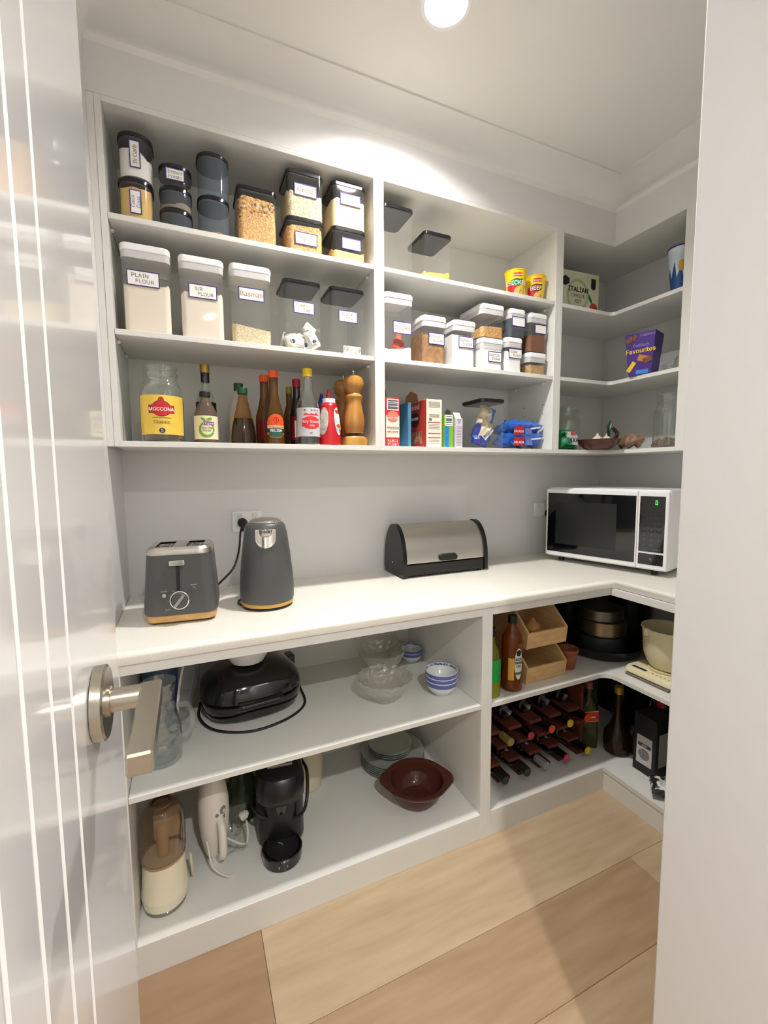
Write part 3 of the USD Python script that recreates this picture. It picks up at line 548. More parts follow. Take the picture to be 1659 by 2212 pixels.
def fr(parent, name, poly, mat, dep=.0005): return obj(name, mv(flat(poly, dep), 0, -.0001, 0), mat, parent, False)
LILAC = M('lilac_card', (214, 206, 220), .6); IVORY = M('ivory_card', (238, 230, 212), .6); OATRED = M('oat_red', (206, 44, 40), .5)
def barcode(w, h, x, z, bars=14, g=3, vertical=False):
    r = random.Random(g); out = []
    for i in range(bars):
        if r.random() < .75:
            q = (i+.5)/bars-.5; out.append(rectp(w, h/bars*r.uniform(.4, .85), x, z+q*h) if not vertical else rectp(w/bars*r.uniform(.4, .85), h, x+q*w, z))
    return unary_union(out)
t = carton('oats_carton', 'red and cream oats carton standing upside down at the left divider', .862, .918, .026, .11, .182, front=IVORY, side=OATRED, open_=True); w = .056
fr(t, 'top_band', rectp(w, .066, w/2, .149), OATRED); l = fr(t, 'barcode_panel', rectp(w-.008, .042, w/2, .156), WHITE, .0008); fr(l, 'bars', barcode(w-.016, .034, w/2, .156, 16), BLACKINK, .0011)
l = fr(t, 'bottom_band', rectp(w, .032, w/2, .018), OATRED)
up_ = lambda s, h, x, z: mv(rot(text(s, h), 'y', 180), x, -.0007, z)
obj('lettering', cat(up_('UNCLE', .0098, w/2, .009), up_('TOBYS', .0098, w/2, .022)), WHITEINK, l, False)
l = fr(t, 'oval', ell(w*.85, .040, w/2, .112), M('oat_oval', (226, 130, 110), .5), .0007); obj('lettering', mv(up_('BIG BOX', .008, w/2, .106), 0, -.0004, 0), WHITEINK, l, False)
obj('script', cat(up_('ORIGINAL', .0075, w/2, .070), up_('Quick Oats', .0065, w/2, .055)), M('brown_print', (120, 84, 30), .6), t, False)
t = carton('blue_carton', 'thin blue carton standing behind the red one', .972, .986, .060, .16, .176, front=M('blue_card', (74, 132, 168), .55))
t = carton('cereal_carton', 'white cereal carton with a red front face turned left and a torn open top', 1.034, 1.104, .024, .190, .187, front=IVORY, side=M('cereal_red', (200, 60, 50), .5), open_=True); w = .07
S = lambda q: mv(rot(q, 'z', -90), -.0008, .095, 0)   # print on the left face
q = obj('round_logo', S(mv(flat(ell(.080, .060, 0, .115)), 0, 0, 0)), M('dark_oval', (70, 36, 40), .5), t, False); obj('picture', S(flat(rectp(.12, .05, 0, .040))), M('chocolate_print', (112, 62, 44), .6, vary=(40, (206, 150, 110))), t, False); obj('logo_strip', S(mv(flat(rectp(.06, .012, 0, .118)), 0, -.0006, 0)), CREAM, q, False)
obj('lettering', S(mv(text('cereal', .02), 0, -.0004, .165)), WHITEINK, t, False)
fr(t, 'text_block', unary_union([rectp(.052, .0012, .035, .176-.004*i) for i in range(6)]+[rectp(.045, .0009, .035, .128-.0035*i) for i in range(4)]+[rectp(.012, .010, .018, .108), rectp(.050, .0009, .035, .090), rectp(.050, .0009, .035, .084), rectp(.050, .0009, .035, .078), rectp(.050, .0009, .035, .072), rectp(.046, .0009, .035, .028), rectp(.046, .0009, .035, .022), rectp(.046, .0009, .035, .016)]), GREYINK)
for zz in (.097, .054, .038): fr(t, 'red_line', rectp(.056, .003, .035, zz), OATRED, .0006)
t = carton('green_carton', 'narrow green carton with barcode and a blue stripe', 1.118, 1.162, .030, .150, .132, front=M('lime_card', (128, 186, 52), .5), open_=True); w = .044
l = fr(t, 'barcode_panel', rectp(.034, .042, .022, .108), WHITE, .0007); fr(l, 'bars', barcode(.028, .034, .022, .108, 14, 5), BLACKINK, .001); fr(t, 'blue_stripe', rectp(.020, .082, .012, .043), M('cyan_print', (30, 132, 206), .5)); fr(t, 'leaf_print', sg.Polygon([(0, .132), (.012, .152), (.028, .146), (.03, .132)]), M('dark_leaf', (60, 50, 50), .5))
t = carton('lilac_carton', 'small pale lilac carton with torn top flap', 1.172, 1.206, .030, .110, .119, front=LILAC); w = .034
fr(t, 'triangle', sg.Polygon([(.006, .116), (.028, .116), (.017, .094)]), M('grey_lilac', (170, 164, 176), .6)); fr(t, 'text_block', unary_union([rectp(.026, .0009, .017, .010+.0062*i) for i in range(13)]), GREYINK)
obj('flap', place(box(0, .034, 0, .0008, 0, .028, .0002), -28, 0, 8, 0, .004, .119), WHITE, t, False)
# black-lidded canister with a leaning cracker bag inside it, and the cracker packets
canister('clear black-lidded canister on the bottom shelf holding a tilted snack bag', 1.352, .020, zD, .120, .150, .205, 'black', None, None, group=None)
def bag(w, h, d, seed, n=14): return pouch(w, h, d, seed, n)
SNB = M('snack_blue', (22, 48, 150), .35)
t = thing('snack_bag', 'blue and cream crinkled snack bag leaning inside the black-lidded canister', 'snack bag', 1.352, .085, zD+.016)
B = lambda q: place(mv(q, 0, 0, .086), 0, 17, 0, -.028, 0, 0)
v, f = bag(.082, .174, .044, 11, 24); c = v[f].mean(1); low = c[:, 2] < -.045+.35*c[:, 0]; hi = (c[:, 0] > .012) & (c[:, 2] > .015+.2*c[:, 0]); rim = (c[:, 0] < -.022) & (c[:, 2] < -.0)
for nm, msk, mt in (('bag', ~(low | hi | rim), M('snack_cream', (226, 214, 184), .35, vary=(24, (206, 190, 150)))), ('blue_base', (low | rim) & ~hi, SNB), ('blue_corner', hi, M('snack_light_blue', (36, 92, 196), .35))): obj(nm, B((v, f[msk])), mt, t, True)
BQ = lambda p, y=-.021: B(mv(flat(p, .0006), 0, y, 0))
l = obj('title_panel', BQ(affinity.rotate(rectp(.060, .024, .016, -.030), 62), -.0235), PAPER, t, False); obj('lettering', B(mv(rot(text('Ploughman', .0085), 'y', -62), .016, -.0244, -.030)), SNB, l, False)
def packet(label, x, z, rz, seed):
    t = thing('cracker_packet', label, 'cracker packet', x, .075, z, rz, 'cracker packets at the right end'); 
    obj('wrapper', rot(pouch(.235, .076, .046, seed, 22), 'x', 62), M('packet_blue', (36, 96, 190), .3, bump=(30, .8), vary=(9, (90, 120, 196)), span=(.45, .8)), t)
    F = lambda q: rot(q, 'x', 10)
    l = obj('panel', F(mv(flat(rectp(.054, .036, -.03, 0)), 0, -.0425, -.004)), RED, t, False); obj('lettering', F(mv(text('SALADA', .0105, bold=True), -.03, -.0434, -.006)), WHITEINK, l, False)
    obj('white_stripe', F(mv(flat(sg.Polygon([(.035, .004), (.095, .012), (.095, .020), (.035, .012)])), 0, -.040, -.002)), WHITE, t, False); obj('pale_end', F(mv(flat(sg.Polygon([(.012, -.016), (.050, -.016), (.040, .010), (.006, .010)])), 0, -.0415, -.002)), M('packet_lilac', (120, 136, 206), .35), t, False)
packet('lower blue cracker packet with red panel', 1.530, zD+.0435, 0, 3); packet('upper blue cracker packet with red panel, lying on another', 1.526, zD+.0905, 2, 8)
# ------------------------------------------------------------------ corner unit
t = thing('cheese_kit_carton', 'cream carton with a cheese kit printed on it', 'carton', 1.905, .1, 2.070, -3)
obj('box', box(-.115, .115, 0, .06, 0, .203), M('kit_cream', (226, 222, 196), .6, vary=(6, (206, 208, 168))), t, False)
fr(t, 'wreath', ell(.130, .150, -.014, .096).difference(ell(.104, .124, -.014, .096)), M('pale_green', (176, 190, 150), .6)); obj('lettering', cat(mv(text('ITALIAN', .021, bold=True), -.012, -.0006, .122)), BLACKINK, t, False)
obj('script', cat(mv(text('CHEESE', .016), -.012, -.0006, .094), mv(text('KIT', .017), -.012, -.0006, .069)), M('olive_print', (96, 92, 60), .6), t, False)
fr(t, 'hexagon', sg.Polygon([(-.115, .162), (-.090, .178), (-.066, .166), (-.066, .144), (-.09, .132), (-.115, .140)]), BLACKINK); fr(t, 'ribbon', sg.Polygon([(.066, .182), (.094, .182), (.094, .138), (.080, .130), (.066, .138)]), BLACKINK); fr(t, 'seal', rectp(.018, .022, -.014, .024), BLACKINK)
fr(t, 'tomato', ell(.048, .050, .084, .046), M('tomato_print', (196, 70, 48), .5), .0006); fr(t, 'garlic', ell(.046, .040, .046, .034), WHITE, .0005); fr(t, 'leaf', affinity.rotate(ell(.014, .05, .062, .088), 30), GREEN)
t = thing('blue_cup', 'tall blue and white paper cup at the right end of the top corner shelf', 'cup', 2.105, -.240, 2.070); Rf = lambda z: .030+.018*z/.19+.0003
obj('body', lathe([(.028, 0), (.030, .001), (.048, .19), (.0495, .193), (.047, .195)], 40, True, False), M('cup_white', (226, 232, 236), .45, vary=(14, (196, 214, 224))), t); obj('blue_foot', lathe([(.0304, .004), (.0372, .072)], 40, False, False), M('cup_blue', (30, 74, 140), .4), t)
l = obj('blue_points', rot(cat(*[wflat(sg.Polygon([(xx-.012, .07), (xx+.012, .07), (xx, .115+.02*(i % 2))]), Rf, .0004) for i, xx in enumerate((-.06, -.036, -.012, .012, .036, .06))]), 'z', -40), M('cup_blue', (30, 74, 140), .4), t, 30); obj('gold_figure', rot(wflat(ell(.024, .044, -.01, .115), Rf, .0006), 'z', -40), M('gold_print', (196, 164, 60), .5), t, 30); obj('rim', lathe([(.0495, .19), (.0505, .193), (.0495, .196)], 40, False, False), BLUE, t)
# purple sweets box: flared
t = thing('sweets_carton', 'purple flared sweets carton with yellow lettering', 'carton', 2.045, -.135, zB, -72)
PUR = M('sweets_purple', (66, 30, 132), .4); fx = lambda z: .052+.020*z/.185
obj('box', loft([rr(.090, .086, .002, 0, 2), rr(.122, .108, .002, .180, 2)]), PUR, t, 20)
tilt = math.degrees(math.atan(.012/.185)); Fz = lambda q: mv(rot(q, 'x', tilt), 0, -.0445, 0)
BROWN = M('choc_print', (120, 66, 34), .5)
obj('lettering', Fz(mv(text('Favourites', .0175, bold=True), .003, 0, .105)), YELLOW, t, False); obj('script', Fz(cat(mv(text('Cadbury', .012), .004, 0, .128), mv(text('Cadbury', .011), .030, 0, .168))), M('pale_violet', (180, 160, 214), .5), t, False)
for i, (xx, zz, ww, hh, an, mt) in enumerate([(-.042, .156, .030, .022, 30, BROWN), (-.022, .160, .026, .016, 60, BROWN), (.012, .070, .040, .026, -20, M('caramel_print', (196, 130, 70), .5)), (.030, .062, .034, .022, 20, BROWN), (-.034, .040, .018, .046, -35, YELLOW), (.010, .014, .050, .018, 0, M('sky_print', (60, 130, 210), .5))]):
    obj('sweet_print', Fz(flat(affinity.rotate(rectp(ww, hh, xx, zz), an))), mt, t, False)
t = thing('small_glass_jar', 'small low glass pot behind the left edge of the corner shelf', 'jar', 1.735, .13, zB); obj('body', lathe([(.04, 0), (.046, .01), (.046, .045), (.042, .055)], 32, True, False), GLASS, t); obj('contents', lathe([(.042, .004), (.044, .01), (.043, .03)], 32), M('beige_contents', (200, 178, 150), .8), t)
t = thing('small_glass_jar', 'small glass pot of beige contents at the right end of the corner shelf', 'jar', 2.14, -.27, zB); obj('body', lathe([(.045, 0), (.05, .008), (.05, .06), (.046, .07)], 32, True, False), GLASS, t); obj('contents', lathe([(.046, .004), (.048, .01), (.047, .058)], 32), M('beige_contents', (200, 178, 150), .8), t)
t = thing('small_glass_jar', 'empty little glass pot beside the sweets carton', 'jar', 2.16, -.18, zB); obj('body', lathe([(.03, 0), (.034, .006), (.034, .05), (.03, .056)], 32, True, False), GLASS, t)
t = thing('salt_packet', 'green and white salt packet on the bottom corner shelf', 'packet', 1.772, .035, zD)
obj('bag', mv(pouch(.112, .092, .05, 21, 14), 0, 0, .046), M('salt_green', (16, 112, 66), .4), t); l = obj('panel', mv(flat(sg.Polygon([(-.032, -.020), (.036, -.026), (.040, .010), (.016, .036), (-.026, .034)])), 0, -.036, .046), M('salt_panel', (208, 212, 206), .5), t, False)
obj('lettering', mv(text('SAXA', .0195, bold=True), .006, -.0372, .044), NAVY, l, False); obj('red_mark', mv(flat(rectp(.030, .020, .008, 0)), 0, -.0368, .074), M('pink_red', (206, 84, 90), .5), l, False)
t = thing('wooden_bowl', 'dark reddish wooden bowl holding packets and garlic', 'bowl', 1.925, -.015, zD)
obj('bowl', loft([circ(.045, 0), circ(.06, .006), circ(.082, .026), circ(.094, .046), circ(.090, .046), circ(.075, .026), circ(.05, .012)]), M('red_wood', (96, 46, 26), .3, vary=(12, (70, 30, 16)), stretch=(1, 1, 6)), t); obj('handle', tube([(.075, -.020, .045), (.10, -.018, .075), (.085, -.004, .105)], .008), M('dark_wood', (52, 28, 18), .4), t)
for i, (a, b, lb) in enumerate(((-.03, -.02, 'left pale garlic bulb in the wooden bowl'), (.018, -.03, 'right pale garlic bulb in the wooden bowl'))):
    t = thing('garlic_bulb', lb, 'garlic', 1.925+a, b-.015, zD+.026, 0, 'garlic bulbs in the wooden bowl'); aa = np.arange(40)*2*math.pi/40; lob = 1+.08*np.cos(7*aa)
    obj('bulb', loft([circ(r, z)*np.stack([lob, lob, np.ones(40)], 1) for r, z in ((.006, 0), (.020, .006), (.024, .016), (.018, .028), (.006, .038), (.004, .048))]), M('garlic', (220, 208, 186), .6), t)
t = thing('green_sachet', 'dark green sachet lying across the wooden bowl', 'sachet', 1.935, -.06, zD+.085); obj('pouch', place(pouch(.034, .12, .012, 31, 12), 25, -58, 10), M('sachet_green', (14, 92, 66), .35), t); obj('label', place(mv(box(-.012, .012, -.0078, -.0072, .022, .050), 0, 0, 0), 25, -58, 10), PAPER, t, False)
t = big_jar('big glass jar standing behind the wooden bowl', 1.935, .180, zD, .95); obj('contents', lathe([(.04, .007), (.053, .012), (.052, .06), (.02, .075)], 32), M('pale_yellow_paper', (222, 212, 160), .8), t)
big_jar('big empty glass jar at the right end of the bottom corner shelf', 2.120, -.215, zD, 1.0)
t = thing('nut_bag', 'clear bag of brown nuts lying on the bottom corner shelf', 'bag', 2.062, -.075, zD+.0385, 55); obj('contents', rot(pouch(.125, .085, .044, 41, 16), 'x', 78), M('nuts', (150, 104, 78), .6, voro=(90, [(158, 110, 84), (134, 88, 62), (176, 130, 100)])), t); obj('film', rot(pouch(.150, .096, .047, 41, 16), 'x', 78), clear('bag_film', haze=.04, rough=.1), t)
t = thing('nut_bag', 'second bag of brown nuts, half hidden behind the empty jar', 'bag', 2.235, -.125, zD+.028, 80); obj('contents', rot(pouch(.11, .07, .038, 44, 14), 'x', 80), M('nuts', (150, 104, 78), .6), t)
#@@NEXT
# ------------------------------------------------------------------ worktop
zW = .9
t = thing('toaster', 'charcoal toaster with steel top and pale wood base', 'toaster', .139, -.105, zW, -6)
UsdGeom.Xformable(t).AddScaleOp().Set(Gf.Vec3f(1.03, 1.0, 1.08))
W, D = .190, .170; cy = D/2
for sx in (-1, 1):
    for sy in (.03, D-.03): obj('foot', mv(lathe([(.008, 0), (.010, .002), (.010, .008)], 16), sx*.07, sy, 0), MATBLACK, t)
obj('wood_base', rbox(W-.004, D-.004, .020, .030, .007, .004, 0, cy), OAK, t)
obj('body', loft([rr(W, D, .034, .027, 8, 0, cy), rr(W+.006, D+.004, .036, .032, 8, 0, cy), rr(W+.006, D+.004, .036, .05, 8, 0, cy), rr(W-.016, D-.008, .034, .190, 8, 0, cy), rr(W-.020, D-.012, .034, .1905, 8, 0, cy)]), GREY, t)
hole = [sg.box(-.063, .030, -.018, .135), sg.box(.018, .030, .063, .135)]
tp = lambda i: sg.Polygon(rr(W-.014-2*i, D-.006-2*i, .034, 0, 8, 0, cy)[:, :2]).difference(unary_union(hole))
tops = obj('top_plate', cat(loft([rr(W-.016, D-.008, .034, .1905, 8, 0, cy), rr(W-.016, D-.008, .034, .194, 8, 0, cy), rr(W-.020, D-.012, .033, .204, 8, 0, cy), rr(W-.034, D-.026, .028, .210, 8, 0, cy)], False, False), ext(tp(.010), .0008, .2095)), STEEL, t)
for x0, x1 in ((-.063, -.018), (.018, .063)):
    s = obj('slot', box(x0-.003, x1+.003, .028, .137, .1915, .2035, .0003), M('slot_shade', (26, 20, 18), .7), t, False)  # dark block stands in for the shade down inside the slot
    obj('wire', cat(*[box(x0+.003+dx, x0+.0055+dx, .030, .135, .2036, .2065, .0003) for dx in (.006, .030)], *[box(x0, x1, yy, yy+.003, .2036, .2070, .0003) for yy in (.05, .08, .11)]), CHROME, s, False)
fz = lambda q, z, x=0, dy=0: mv(rot(q, 'x', -2.1), x, -.0028-dy+(z-.05)*.0367*1.0, z)
obj('lever_slot', fz(flat(rectp(.009, .088), .0012), .122, -.003), MATBLACK, t, False)
obj('lever', mv(rbox(.042, .020, .014, .006, -.007, .002), -.003, -.006, .171), CHROME, t)
d = mv(rot(lathe([(.0255, 0), (.0255, .004), (.0225, .006), (.0215, .004)], 40, False, False), 'x', 90), -.001, -.003, .068); dl = obj('dial', d, CHROME, t)
obj('dial_face', mv(rot(lathe([(.0218, .003), (.0205, .010), (.019, .0115)], 36), 'x', 90), -.001, -.003, .068), GREY, dl); obj('pointer', mv(rot(box(-.0035, .0035, -.002, .0, -.020, .020, .0008), 'y', 38), -.001, -.0147, .068), CHROME, dl, False)
for x, z in ((-.040, .083), (.038, .096)): obj('button', mv(rot(lathe([(.0055, 0), (.0055, .003), (.005, .0036)], 18), 'x', 90), x, -.002, z), CHROME, t)
obj('lettering', cat(*[fz(text(s, .0035), z, x, .001) for s, z, x in (('CANCEL', .094, -.040), ('REHEAT', .107, .038), ('AUTO', .044, -.032))], *[fz(flat(rectp(.0008, .003)), .068+.030*math.cos(a), -.001+.030*math.sin(a), .0005) for a in np.linspace(-2.2, 2.2, 9)]), M('pale_ink', (196, 194, 188), .6), t, False)

tw = lambda p: ((p[0]-.139)*math.cos(.1047)-(p[1]+.098)*math.sin(.1047), (p[0]-.139)*math.sin(.1047)+(p[1]+.098)*math.cos(.1047), p[2])
obj('cord', tube([tw(p) for p in [(.17, .075, .05), (.22, .12, .03), (.265, .12, .062), (.305, .13, .10), (.330, .18, .15), (.345, .262, .20), (.356, .274, .222)]], .0035), MATBLACK, t)
KP = [(.0855, .022), (.0875, .030), (.088, .06), (.085, .11), (.078, .18), (.0695, .245), (.064, .268), (.058, .277), (.05, .281)]
kx, ky, krz = .403, -.012, -9
t = thing('kettle', 'charcoal kettle with chrome spout and pale wood base ring', 'kettle', kx, ky, zW, krz)
obj('power_base', lathe([(.078, 0), (.082, .001), (.082, .006), (.078, .008)], 48), MATBLACK, t); obj('wood_ring', lathe([(.080, .008), (.084, .009), (.085, .013), (.085, .021), (.083, .022)], 56), M('honey_wood', (208, 166, 84), .4, vary=(26, (190, 146, 70)), stretch=(1, 1, 8)), t)
obj('body', lathe(KP, 56), GREY, t); ld = obj('lid', lathe([(.051, .279), (.050, .285), (.040, .291), (.02, .2945), (.001, .295)], 48), STEEL, t); obj('rim', lathe([(.0535, .278), (.0545, .2805), (.052, .2830)], 48), CHROME, ld)
RK = lambda z: np.interp(z, [h for r, h in KP], [r for r, h in KP])+.0005
U = sg.Polygon([(-.030, .262), (.030, .262)]+[(.030*math.cos(a), .232-.028*math.sin(a)) for a in np.linspace(0, math.pi, 18)])
sp = obj('spout', cat(wflat(U.difference(U.buffer(-.0045)), RK, .006, .004)), CHROME, t, 40)
obj('spout_dish', wflat(U.buffer(-.004), RK, .0022, .004), CHROME, sp, 40)
bk = []
for s, w_ in ((0, .021), (.4, .020), (.75, .016), (1, .006)):
    zc_ = .262-.026*s; bk.append(np.array([(w_*math.sin(a), -RK(np.array(zc_))-(.020*(1-s)**.7)*math.cos(a)**1.0*max(0, 1) if abs(a) < 1.571 else 0, zc_) for a in np.linspace(-1.5, 1.5, 17)]))
q = np.vstack(bk); n_ = 17; fs = [(i*n_+j, i*n_+j+1, (i+1)*n_+j+1, (i+1)*n_+j) for i in range(3) for j in range(n_-1)]
fa = np.array(fs); obj('beak', (q, np.vstack([fa[:, [0, 1, 2]], fa[:, [0, 2, 3]], fa[:, [0, 2, 1]], fa[:, [0, 3, 2]]])), CHROME, sp, False)
obj('spout_mouth', wflat(ell(.030, .010, 0, .256), RK, .0035, .004), MATBLACK, sp, False)
obj('handle', tube([(0, .062, .262), (0, .112, .268), (0, .128, .23), (0, .122, .12), (0, .085, .06)], .011), GREY, t)
obj('cord', tube([(-.055, .066, .006), (-.085, .055, .010), (-.096, .030, .006), (-.088, .006, .004), (-.075, -.004, .004)], .0035), MATBLACK, t)
def socket(label, x0, x1, z0, z1):
    t = thing('wall_socket', label, 'power socket', (x0+x1)/2, YB, (z0+z1)/2); w, h = x1-x0, z1-z0
    obj('plate', rot(rbox(w, h, .008, .006, 0, .002), 'x', 90), WHITE, t)
    for s in (-1, 1): obj('switch', mv(box(-.008, .008, -.0115, -.008, -.010, .010, .001), s*w/4, 0, h*.28), M('switch_white', (226, 224, 218), .4), t)
    return t
socket('white double wall socket behind the kettle', .325, .437, 1.112, 1.192); socket('white wall socket on the back wall left of the microwave', 1.842, 1.93, 1.10, 1.175)
def plug(label, x, z):
    t = thing('power_plug', label, 'plug', x, YB-.008, z); obj('body', rot(lathe([(.017, 0), (.0185, .002), (.0185, .014), (.015, .024), (.008, .030)], 28), 'x', 90), MATBLACK, t); obj('cord_end', tube([(0, -.024, -.002), (-.001, -.03, -.016), (-.004, -.03, -.03)], .005), MATBLACK, t)
plug('round black plug in the socket behind the kettle', .362, 1.148); plug('black plug in the socket beside the microwave', 1.925, 1.118)

# bread bin
t = thing('bread_bin', 'steel roll-top bread bin with black ends', 'bread bin', 1.178, .098, zW); w = .405; d = .185
prof = [(0, .010), (0, .060)]+[(.094-.094*math.cos(a), .060+.158*math.sin(a)) for a in np.linspace(.08, math.pi/2, 14)]+[(.094+.086*math.sin(a), .060+.158*math.cos(a)) for a in np.linspace(.15, math.pi/2, 8)]+[(.182, .030), (.170, .010)]
pp = sg.Polygon(prof)
def side(poly, x0, x1): v, f = ext(poly, x1-x0); return np.stack([x0+v[:, 2], v[:, 0], v[:, 1]], 1), f
for s in (-1, 1):
    e = obj('end_panel', cat(side(pp.buffer(.004), s*w/2-.009, s*w/2+.009)), BLACK, t, 25)
    obj('screw', mv(rot(lathe([(.004, 0), (.0035, .0015)], 14), 'y', 90*s), s*(w/2+.009), .10, .055), CHROME, e)
inner = [p for p in prof if p[1] >= .055 and p[0] <= .10]
cv = [np.array([(x, y+.002, z) for x in (-w/2+.009, w/2-.009)]) for y, z in inner]; q = np.vstack(cv); fs = []
for i in range(len(cv)-1): a = 2*i; fs += [(a, a+1, a+3), (a, a+3, a+2)]
cov = obj('roll_top', (q, np.array(fs)), STEEL, t, True)
obj('back_body', side(sg.Polygon([p for p in prof if p[0] >= .088]+[(.088, .010)]), -w/2+.009, w/2-.009), BLACK, t, 25); obj('bottom_rail', box(-w/2+.009, w/2-.009, .001, .09, .010, .056, .002), BLACK, t, False)
obj('handle', mv(rot(loft([rr(.084, .026, .012, 0, 6), rr(.090, .030, .014, .003, 6), rr(.084, .024, .011, .014, 6)]), 'x', 90), .005, .004, .077), MATBLACK, cov)
for s in (-1, 1):
    for yy in (.02, .16): obj('foot', mv(lathe([(.008, 0), (.009, .001), (.009, .0105)], 14), s*(w/2-.02), yy, 0), MATBLACK, t)

# microwave
t = thing('microwave', 'white microwave oven with black door and green digit display', 'microwave', 1.803, .168, zW, -74.5); w, h, d, z0 = .540, .336, .29, .025
obj('case', mv(loft([rr(w-.012, d, .010, z0, 4, w/2, d/2), rr(w, d, .012, z0+.010, 4, w/2, d/2), rr(w, d, .012, z0+h-.012, 4, w/2, d/2), rr(w-.016, d-.012, .010, z0+h, 4, w/2, d/2)]), 0, .004, 0), WHITE, t)
fz = lambda poly, dep, y=0: mv(flat(poly, dep), 0, .004-y, z0)
dr = obj('door', cat(mv(box(.003, .420, -.016, 0, .006, h-.006, .003), 0, .004, z0)), WHITE, t, False); pa = obj('control_panel', mv(box(.4215, w-.003, -.016, 0, .006, h-.006, .003), 0, .004, z0), WHITE, t, False)
obj('glass', fz(rectp(.402, h-.052, .214, h/2), .002, .016), M('black_glass', (8, 10, 14), .06, coat_weight=.5), dr, False); obj('window', fz(rectp(.284, .205, .196, h/2), .0024, .016), M('window_mesh', (30, 32, 32), .25), dr, False)
obj('lettering', mv(text('LG', .012), .035, .004-.0185, z0+.045), M('dim_print', (70, 74, 78), .6), dr, False)
fpn = obj('panel_glass', fz(rectp(.094, h-.105, .478, h/2+.026), .002, .016), M('black_glass', (8, 10, 14), .06, coat_weight=.5), pa, False); obj('open_button', fz(rectp(.094, .046, .478, .047), .002, .016), M('black_glass', (8, 10, 14), .06, coat_weight=.5), pa, False)
for sx, sy in ((.06, .04), (w-.06, .04), (.06, .24), (w-.06, .24)): obj('foot', mv(lathe([(.012, 0), (.013, .001), (.013, .027)], 14), sx, sy, 0), MATBLACK, t)
em = usdkit.material(stage, '/World/Looks/green_digit', {'e': ('emission', {'color': (.05, 1, .06), 'strength': 1.0})}, surface='e.emission')
obj('digit', mv(flat(sg.box(-.0045, -.009, .0045, .009).difference(sg.box(-.0022, -.0066, .0022, .0066)), .0004), .493, .004-.0182, z0+h-.052), em, pa, False)
keys = [rectp(.022, .010, .450+.028*i, h-.105-.022*j) for j in range(4) for i in range(3)]; obj('keys', fz(unary_union(keys), .0024, .016), M('key_dark', (30, 33, 36), .4), pa, False)
obj('key_print', cat(*[mv(text(s, .009), .450+.028*i, .004-.0184, z0+.170-.021*j) for j, row in enumerate(('123', '456', '789', '+0-')) for i, s in enumerate(row)], mv(text('STOP', .007), .454, .004-.0184, z0+.088), mv(text('START', .007), .500, .004-.0184, z0+.088)), M('cyan_ink', (86, 124, 134), .6), pa, False)
obj('symbol', mv(flat(ell(.008, .008, 0, .003).union(rectp(.003, .010, .004, -.004))), .478, .004-.0182, z0+.047), M('dim_print_light', (120, 116, 108), .6), pa, False)

# ------------------------------------------------------------------ base unit, upper shelf
def shape(name, label, catg, x, y, z, prof, mat, part_='body', n=44, group=None, rz=0, **k):
    t = thing(name, label, catg, x, y, z, rz, group); obj(part_, lathe(prof, n, **k), mat, t); return t
def vessel(r):   # outer and inner profile of an open vessel
    return r
BLUEGLASS = clear('blue_tint_plastic', tint=(214, 226, 238), haze=.16, hazecol=(140, 170, 206))
CRYSTAL = clear('cut_glass', tint=(251, 251, 247), haze=.05, hazecol=(236, 237, 226), floor_=.08, rough=.03, bump=(55, 1.0), edge=1.6, gloss=1.3); JUGGLASS = clear('jug_glass', tint=(244, 247, 247), haze=.06, hazecol=(212, 217, 217), floor_=.07, rough=.03, bump=(42, 1.0), edge=1.8, gloss=1.2)
t = thing('glass_jug', 'bubbled clear glass jug with a round handle, behind the door handle', 'jug', .072, -.128, zS)
obj('body', lathe([(.046, 0), (.054, .004), (.057, .05), (.055, .10), (.044, .145), (.038, .17), (.040, .20), (.047, .235), (.045, .235), (.038, .20), (.036, .17), (.042, .145), (.052, .10), (.054, .05), (.048, .016), (.01, .013)], 48), JUGGLASS, t); obj('handle', tube([(.045, 0, .155), (.072, 0, .150), (.085, 0, .115), (.078, 0, .075), (.055, 0, .055)], .0085), JUGGLASS, t)
t = thing('plastic_jug', 'tall blue plastic jug standing behind the glass jug', 'jug', .063, .085, zS, 130); obj('body', lathe([(.048, 0), (.050, .004), (.056, .27), (.054, .27), (.046, .01)], 40), BLUEGLASS, t); obj('handle', tube([(.055, .0, .25), (.085, .005, .24), (.088, .005, .15), (.052, 0, .09)], .008), M('navy_plastic', (30, 56, 88), .35), t)
t = thing('glass_lid', 'round glass lid with a white rim leaning beside the sandwich press', 'pan_lid', .142, .078, zS+.124, 78); q = lathe([(.118, 0), (.10, .018), (.06, .030), (.004, .034)], 48, False, True); tt = obj('glass', rot(q, 'x', 96), clear('lid_glass', tint=(214, 220, 222), haze=.18), t)  # round white-rimmed glass lid standing on edge
obj('rim', rot(lathe([(.117, -.003), (.123, -.003), (.124, .002), (.117, .003)], 56, False, False), 'x', 96), WHITE, t)
